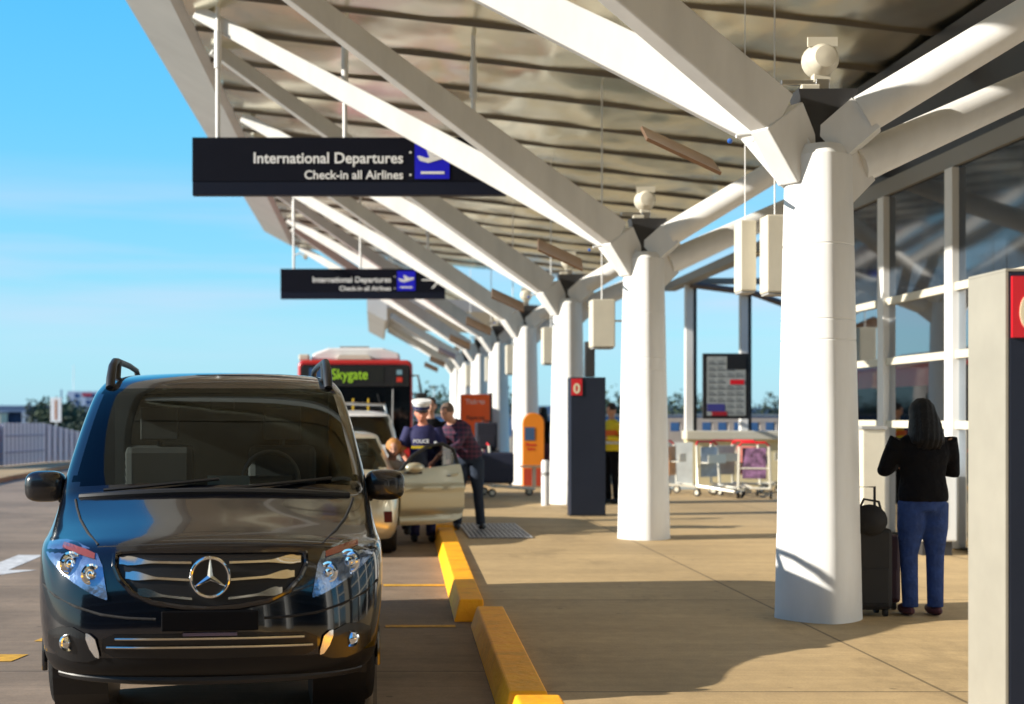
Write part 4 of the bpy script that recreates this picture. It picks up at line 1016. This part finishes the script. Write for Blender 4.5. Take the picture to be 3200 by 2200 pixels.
# plaid shirt: dark checks drawn in the cloth
def plaid():
    m = bpy.data.materials.new('plaid'); m.use_nodes = True; t = m.node_tree; p = t.nodes['Principled BSDF']
    tcn = t.nodes.new('ShaderNodeTexCoord'); mx = t.nodes.new('ShaderNodeMix'); mx.data_type = 'RGBA'; mx.blend_type = 'ADD'; mx.inputs['Factor'].default_value = 1
    for k, dr_, c2 in ((0, 'X', (.05, .012, .03, 1)), (1, 'Z', (.07, .015, .03, 1))):
        w = t.nodes.new('ShaderNodeTexWave'); w.bands_direction = dr_; w.inputs['Scale'].default_value = 5; r = t.nodes.new('ShaderNodeValToRGB')
        r.color_ramp.elements[0].color = (.012, .008, .02, 1); r.color_ramp.elements[1].color = c2; r.color_ramp.elements[0].position = .5; r.color_ramp.elements[1].position = .9
        t.links.new(tcn.outputs['Object'], w.inputs[0]); t.links.new(w.outputs['Fac'], r.inputs[0]); t.links.new(r.outputs[0], mx.inputs['A' if k == 0 else 'B'])
    t.links.new(mx.outputs['Result'], p.inputs['Base Color']); p.inputs['Roughness'].default_value = .85
    return m
person((1.24, 17.5, 0), 'man in a dark plaid shirt and jeans bending towards the open gold car door',
    dict(pelvis=(.0, .0, .98), hl=(-.09, .02, .93), hr=(.09, -.02, .93), waist=(-.04, -.03, 1.10), chest=(-.15, -.12, 1.29), neck=(-.24, -.2, 1.42), head=(-.30, -.26, 1.545),
         sl=(-.27, -.02, 1.33), sr=(-.06, -.22, 1.36), el=(-.36, -.16, 1.12), er=(-.18, -.42, 1.12), wl=(-.50, -.34, 1.0), wr=(-.36, -.54, 1.02),
         kl=(-.13, -.02, .5), kr=(.12, -.02, .5), al=(-.15, .05, .08), ar=(.16, .0, .08)),
    top=plaid(), trousers=denim2, hair=mat('hair_grey', (.12, .08, .06), .8), h=1.0, yaw=R(-35), pitch=R(15), build=1.15, shoe=mat('shoe_black', (.01, .01, .01), .5))
# police officer
pn = mat('police_navy', (.012, .012, .07), .8, bump=.3, bscale=10)
pr, Mh, J = person((.62, 17.1, RZ), 'police officer in navy uniform and chequered cap standing behind the open car door',
    dict(el=(-.28, -.04, 1.13), er=(.26, -.04, 1.13), wl=(-.20, -.26, 1.0), wr=(.12, -.28, 1.0), head=(-.02, -.05, 1.61)), top=pn, trousers=pn, h=1.03, pitch=R(12), build=1.1, sleeves='short', flesh=mat('skin_red', (.55, .22, .14), .55))
def hatparts(mb, n, m):
    mb.v = [tuple(Mh @ Vector(v)) for v in mb.v]; return mb.build(n, m, pr, smooth=True)
cap = hatparts(MB().lathe([(.098, .05), (.102, .10), (.125, .14), (.12, .165), (.02, .175)], seg=24), 'cap', letter)
q = MB().lathe([(.104, .055), (.106, .095)], seg=24, cap=False); q.v = [tuple(Mh @ Vector(v)) for v in q.v]; q.build('cap_band', pn, cap)
q = MB().add([(.09*math.sin(a), -.06-.09*math.cos(a)*f, .055-.02*f) for f in (0, 1) for a in [R(-60+12*k) for k in range(11)]], [(k, k+1, 12+k, 11+k) for k in range(10)]); q.v = [tuple(Mh @ Vector(v)) for v in q.v]; q.build('cap_peak', blackp, cap)
MB().box(-.15, .10, -.185, -.165, 1.17, 1.20).build('yellow_tape', mat('tape_yellow', (.75, .55, .02), .5), pr)
text('wording', 'POLICE', .06, letter, pr, (-.13, -.19, 1.24), bold=.002)
MB().sphere((.15, -.17, 1.23), (.025, .012, .03), 8, 6).build('badge', letter, pr)
for s in (-1, 1): MB().lathe([(.052, -.015), (.052, .015)], (s*.265, -.02, 1.175), 'z', 14, cap=False).build('sleeve_band', mat('tape_yellow', (.75, .55, .02), .5), pr)
# others
person((.78, 18.6, 0), 'dark haired man in a black jacket just behind the police officer', dict(head=(0, -.02, 1.64)), top=black_cloth, trousers=black_cloth, hair=mat('hair_brown', (.03, .02, .015), .7), h=1.0)
person((.22, 17.05, RZ), 'blond person in a pale jumper getting out of the gold car',
    dict(pelvis=(0, .1, .62), hl=(-.09, .08, .60), hr=(.09, .08, .60), waist=(0, .08, .76), chest=(0, .0, .93), neck=(0, -.03, 1.06), head=(.02, -.06, 1.20), sl=(-.17, 0, 1.0), sr=(.17, 0, 1.0),
         el=(-.22, -.12, .8), er=(.24, -.1, .8), wl=(-.14, -.3, .72), wr=(.22, -.3, .72), kl=(-.12, -.3, .58), kr=(.14, -.3, .58), al=(-.12, -.25, .2), ar=(.18, -.28, .2)),
    top=mat('pale_jumper', (.45, .40, .32), .9), trousers=denim2, hair=mat('hair_blond', (.45, .20, .05), .6, bump=.6, bscale=50), hair_style='bob', pitch=R(10))
hv = mat('hi_vis', (.75, .55, .01), .7, var=.1)
wk, _, _ = person((4.08, 22.8, 0), 'airport worker in a yellow and orange high visibility vest beside the dark totem',
    dict(wl=(-.12, -.28, 1.12), wr=(.12, -.26, 1.15)), top=hv, trousers=black_cloth, hair=mat('hair_brown', (.03, .02, .015), .7), h=.98, heading=R(-55), pitch=R(14), shoe=rubber)
MB().lathe([(.172, 1.04), (.172, 1.09)], seg=20, cap=False).build('reflective_band', mat('band_silver', (.6, .62, .62), .3), wk)
MB().lathe([(.165, 1.14), (.178, 1.28)], seg=20, cap=False).build('orange_panel', mat('vest_orange', (.8, .14, .01), .6), wk)
person((3.75, 29.5, 0), 'slim figure in dark clothes behind the amber phone totem', top=black_cloth, trousers=mat('plum', (.05, .015, .04), .8), hair=hair_b, hair_style='long', h=.97, heading=R(150))
rb = suitcase('suitcase', (4.0, 29.4, 0), .26, .24, .62, mat('case_red', (.4, .01, .03), .5), 'bright red suitcase beside the slim figure behind the amber totem')

# ---------------------------------------------------------------- far left: fence, signs, buildings, trees
fw = mat('fence_white', (.88, .87, .90), .5)
fn = empty('palisade_fence', (-11, 38, 0), 'pale grey upright slat fence curving along the far side of the road', 'fence')
path = [(-14.5, 36, 1.30), (-12.5, 37.5, 1.31), (-11.0, 39.3, 1.30), (-10.6, 42.3, 1.28), (-9.9, 44.0, 1.0), (-9.0, 46.0, .82), (-7.8, 48.0, .70), (-6.5, 50, .62)]
sl = MB(); rl = MB()
for (x0, y0, h0), (x1, y1, h1) in zip(path[:-1], path[1:]):
    n = max(2, int(math.hypot(x1-x0, y1-y0)/.30)); ang = math.atan2(y1-y0, x1-x0)
    for k in range(n):
        t = k/n; x, y, h_ = x0+(x1-x0)*t, y0+(y1-y0)*t, h0+(h1-h0)*t
        c, s_ = math.cos(ang)*.085, math.sin(ang)*.085
        sl.add([(x-c+11, y-s_-38, .02), (x+c+11, y+s_-38, .02), (x+c+11, y+s_-38, h_), (x-c+11, y-s_-38, h_),
                (x-c+11, y-s_-37.97, .02), (x+c+11, y+s_-37.97, .02), (x+c+11, y+s_-37.97, h_), (x-c+11, y-s_-37.97, h_)],
               [(0,1,2,3), (7,6,5,4), (0,4,5,1), (1,5,6,2), (2,6,7,3), (3,7,4,0)])
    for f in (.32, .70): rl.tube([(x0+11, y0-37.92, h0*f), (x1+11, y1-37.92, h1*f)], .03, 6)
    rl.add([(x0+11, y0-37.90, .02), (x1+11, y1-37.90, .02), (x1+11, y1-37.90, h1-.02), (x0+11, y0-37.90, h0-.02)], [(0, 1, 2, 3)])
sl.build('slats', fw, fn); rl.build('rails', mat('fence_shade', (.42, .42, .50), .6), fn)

sg_ = empty('road_sign', (-13.0, 54, -.9), 'tall white road sign on a grey pole above the fence', 'sign')
MB().tube([(0, 0, 0), (0, 0, 3.2)], .05, 10).build('pole', steel, sg_)
MB().box(-.22, .22, -.07, -.05, 2.15, 3.15).build('sign_plate', letter, sg_, bevel=.02)
MB().box(-.05, .05, -.076, -.071, 2.25, 3.05).build('arrow', mat('sign_rust', (.45, .2, .1), .6), sg_)
def bldg(name, loc, label, cat='building'):
    return empty(name, loc, label, cat)
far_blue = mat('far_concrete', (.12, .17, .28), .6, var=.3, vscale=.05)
br = bldg('elevated_road', (-150, 300, -1.0), 'long low bluish elevated road on pillars on the left skyline', 'bridge')
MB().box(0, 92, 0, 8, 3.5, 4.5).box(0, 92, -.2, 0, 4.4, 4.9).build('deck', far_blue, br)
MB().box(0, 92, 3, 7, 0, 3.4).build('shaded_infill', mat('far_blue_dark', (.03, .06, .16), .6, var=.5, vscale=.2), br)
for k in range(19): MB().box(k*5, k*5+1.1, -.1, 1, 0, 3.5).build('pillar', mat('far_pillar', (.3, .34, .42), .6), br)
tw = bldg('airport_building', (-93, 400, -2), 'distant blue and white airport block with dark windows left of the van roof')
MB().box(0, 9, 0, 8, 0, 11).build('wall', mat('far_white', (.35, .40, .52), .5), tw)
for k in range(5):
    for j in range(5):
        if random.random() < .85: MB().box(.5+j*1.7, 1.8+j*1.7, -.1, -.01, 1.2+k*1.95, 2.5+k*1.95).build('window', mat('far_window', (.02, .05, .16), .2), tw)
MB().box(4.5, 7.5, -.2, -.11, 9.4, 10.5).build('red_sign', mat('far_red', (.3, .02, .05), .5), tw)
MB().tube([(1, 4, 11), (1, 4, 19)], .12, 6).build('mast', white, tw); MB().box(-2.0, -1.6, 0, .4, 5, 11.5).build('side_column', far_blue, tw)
for k, (x, w, h_, c) in enumerate(((-138, 8, 2.4, (.5, .45, .35)), (-120, 6, 3.0, (.55, .5, .38)), (-106, 5, 2.2, (.4, .4, .4)), (-131, 5, 3.4, (.3, .34, .4)))):
    hb_ = bldg('distant_shed', (x*.62, 250, -1), ['small cream shed at the far left below the elevated road', 'cream shed with flat roof right of the smallest cream shed', 'grey shed nearest the road sign on the skyline', 'blue grey shed farthest left on the skyline'][k])
    MB().box(0, w*.6, 0, 5, 0, h_).build('wall', mat('shed%d' % k, c, .6), hb_); MB().box(-.2, w*.6+.2, -.2, 5.2, h_, h_+.3).build('roof', mat('shed_roof', (.2, .2, .22), .5), hb_)
    MB().box(.5, 1.5, -.05, -.01, .2, 1.6).build('door', dark, hb_)

leaf_ms = [mat('leaves_dark', (.02, .035, .02), .8), mat('leaves_green', (.035, .055, .025), .8)]
def tree(loc, h, w, label, seed, bush=False):
    rnd = random.Random(seed); t = empty('bush' if bush else 'tree', loc, label, 'bush' if bush else 'tree', 'distant greenery')
    MB().tube([(0, 0, 0), (.05*h, 0, h*.4), (0, .03*h, h*.75)], [.045*h, .03*h, .012*h], 8).build('trunk', mat('bark', (.08, .06, .045), .9), t)
    q = MB()
    cl = [(rnd.uniform(-.38, .38)*w, rnd.uniform(-.38, .38)*w, h*rnd.uniform(.32 if not bush else .2, .88), rnd.uniform(.18, .34)*w) for _ in range(12)]
    for cx, cy, cz, r in cl:
        for _ in range(110):
            u = Vector((rnd.gauss(0, 1), rnd.gauss(0, 1), rnd.gauss(0, .8))).normalized()*r*rnd.uniform(.6, 1.08)
            c = Vector((cx, cy, cz))+u; s = h*.06*rnd.uniform(.6, 1.3)
            a = Vector((rnd.gauss(0, 1), rnd.gauss(0, 1), rnd.gauss(0, 1))).normalized(); b2 = a.orthogonal().normalized()
            q.add([c-a*s, c-b2*s*.6, c+a*s, c+b2*s*.6], [(0, 1, 2, 3)])
    q.build('crown', leaf_ms[seed % 2], t)
    return t
for k, (x, y, h_, w, lb) in enumerate(((-15.2, 62, 1.9, 2.6, 'low dark bush behind the fence under the road sign'), (-12.8, 60, 1.7, 2.4, 'dark bush behind the fence left of the van'),
      (-20, 90, 2.6, 4, 'rounded bush behind the curve of the fence'), (-26, 110, 3.4, 4.5, 'small tree above the left end of the fence'), (-34, 140, 3.6, 5, 'leafy tree at the far left edge'),
      (6.4, 120, 4.2, 6, 'distant tree low between the bus and the orange machine'), (13, 140, 4.4, 7, 'distant tree seen between the fourth and third columns'), (22, 120, 4.2, 7, 'distant tree behind the airport worker'), (44, 140, 4, 7, 'distant tree above the balustrade'),
      (33, 130, 4, 8, 'distant tree left of the notice board'))):
    tree((x, y, -1.0), h_, w, lb, k, k < 3)
# distant water / haze line and masts
tag(MB().add([(-900, 900, RZ-.6), (1500, 900, RZ-.6), (1500, 5000, RZ-.6), (-900, 5000, RZ-.6)], [(0, 1, 2, 3)]).build('bay_water', mat('water', (.01, .06, .16), .25, bump=.3, bscale=.3)), kind='structure')
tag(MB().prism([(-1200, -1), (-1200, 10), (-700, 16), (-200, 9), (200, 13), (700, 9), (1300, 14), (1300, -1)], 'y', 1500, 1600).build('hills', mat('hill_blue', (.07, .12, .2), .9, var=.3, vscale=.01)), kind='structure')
def mast(loc, h, label, arms=True):
    m_ = empty('lamp_mast', loc, label, 'mast', 'tall lamp masts')
    MB().tube([(0, 0, 0), (0, 0, h)], [h*.012, h*.006], 8).build('pole', mat('mast_white', (.6, .6, .62), .5), m_)
    MB().box(-h*.07, h*.07, -.1, .1, h*.97, h).build('lamp_head', mat('mast_white', (.6, .6, .62), .5), m_)
mast((5.35, 120, -1), 5.2, 'pale lamp mast on the skyline right of the bus')
mast((-26.5, 180, -1), 8, 'thin lamp mast above the distant block on the left')
mast((-45.5, 200, -1), 4.6, 'short lamp mast among the sheds at the left'); mast((41.5, 120, -1), 6, 'faint lamp mast left of the thick nearest column')
# terminal block seen low beyond the far canopy
lk = empty('airport_hedge_wall', (3, 95, 0), 'low blue grey wall closing the far end of the footpath', 'wall')
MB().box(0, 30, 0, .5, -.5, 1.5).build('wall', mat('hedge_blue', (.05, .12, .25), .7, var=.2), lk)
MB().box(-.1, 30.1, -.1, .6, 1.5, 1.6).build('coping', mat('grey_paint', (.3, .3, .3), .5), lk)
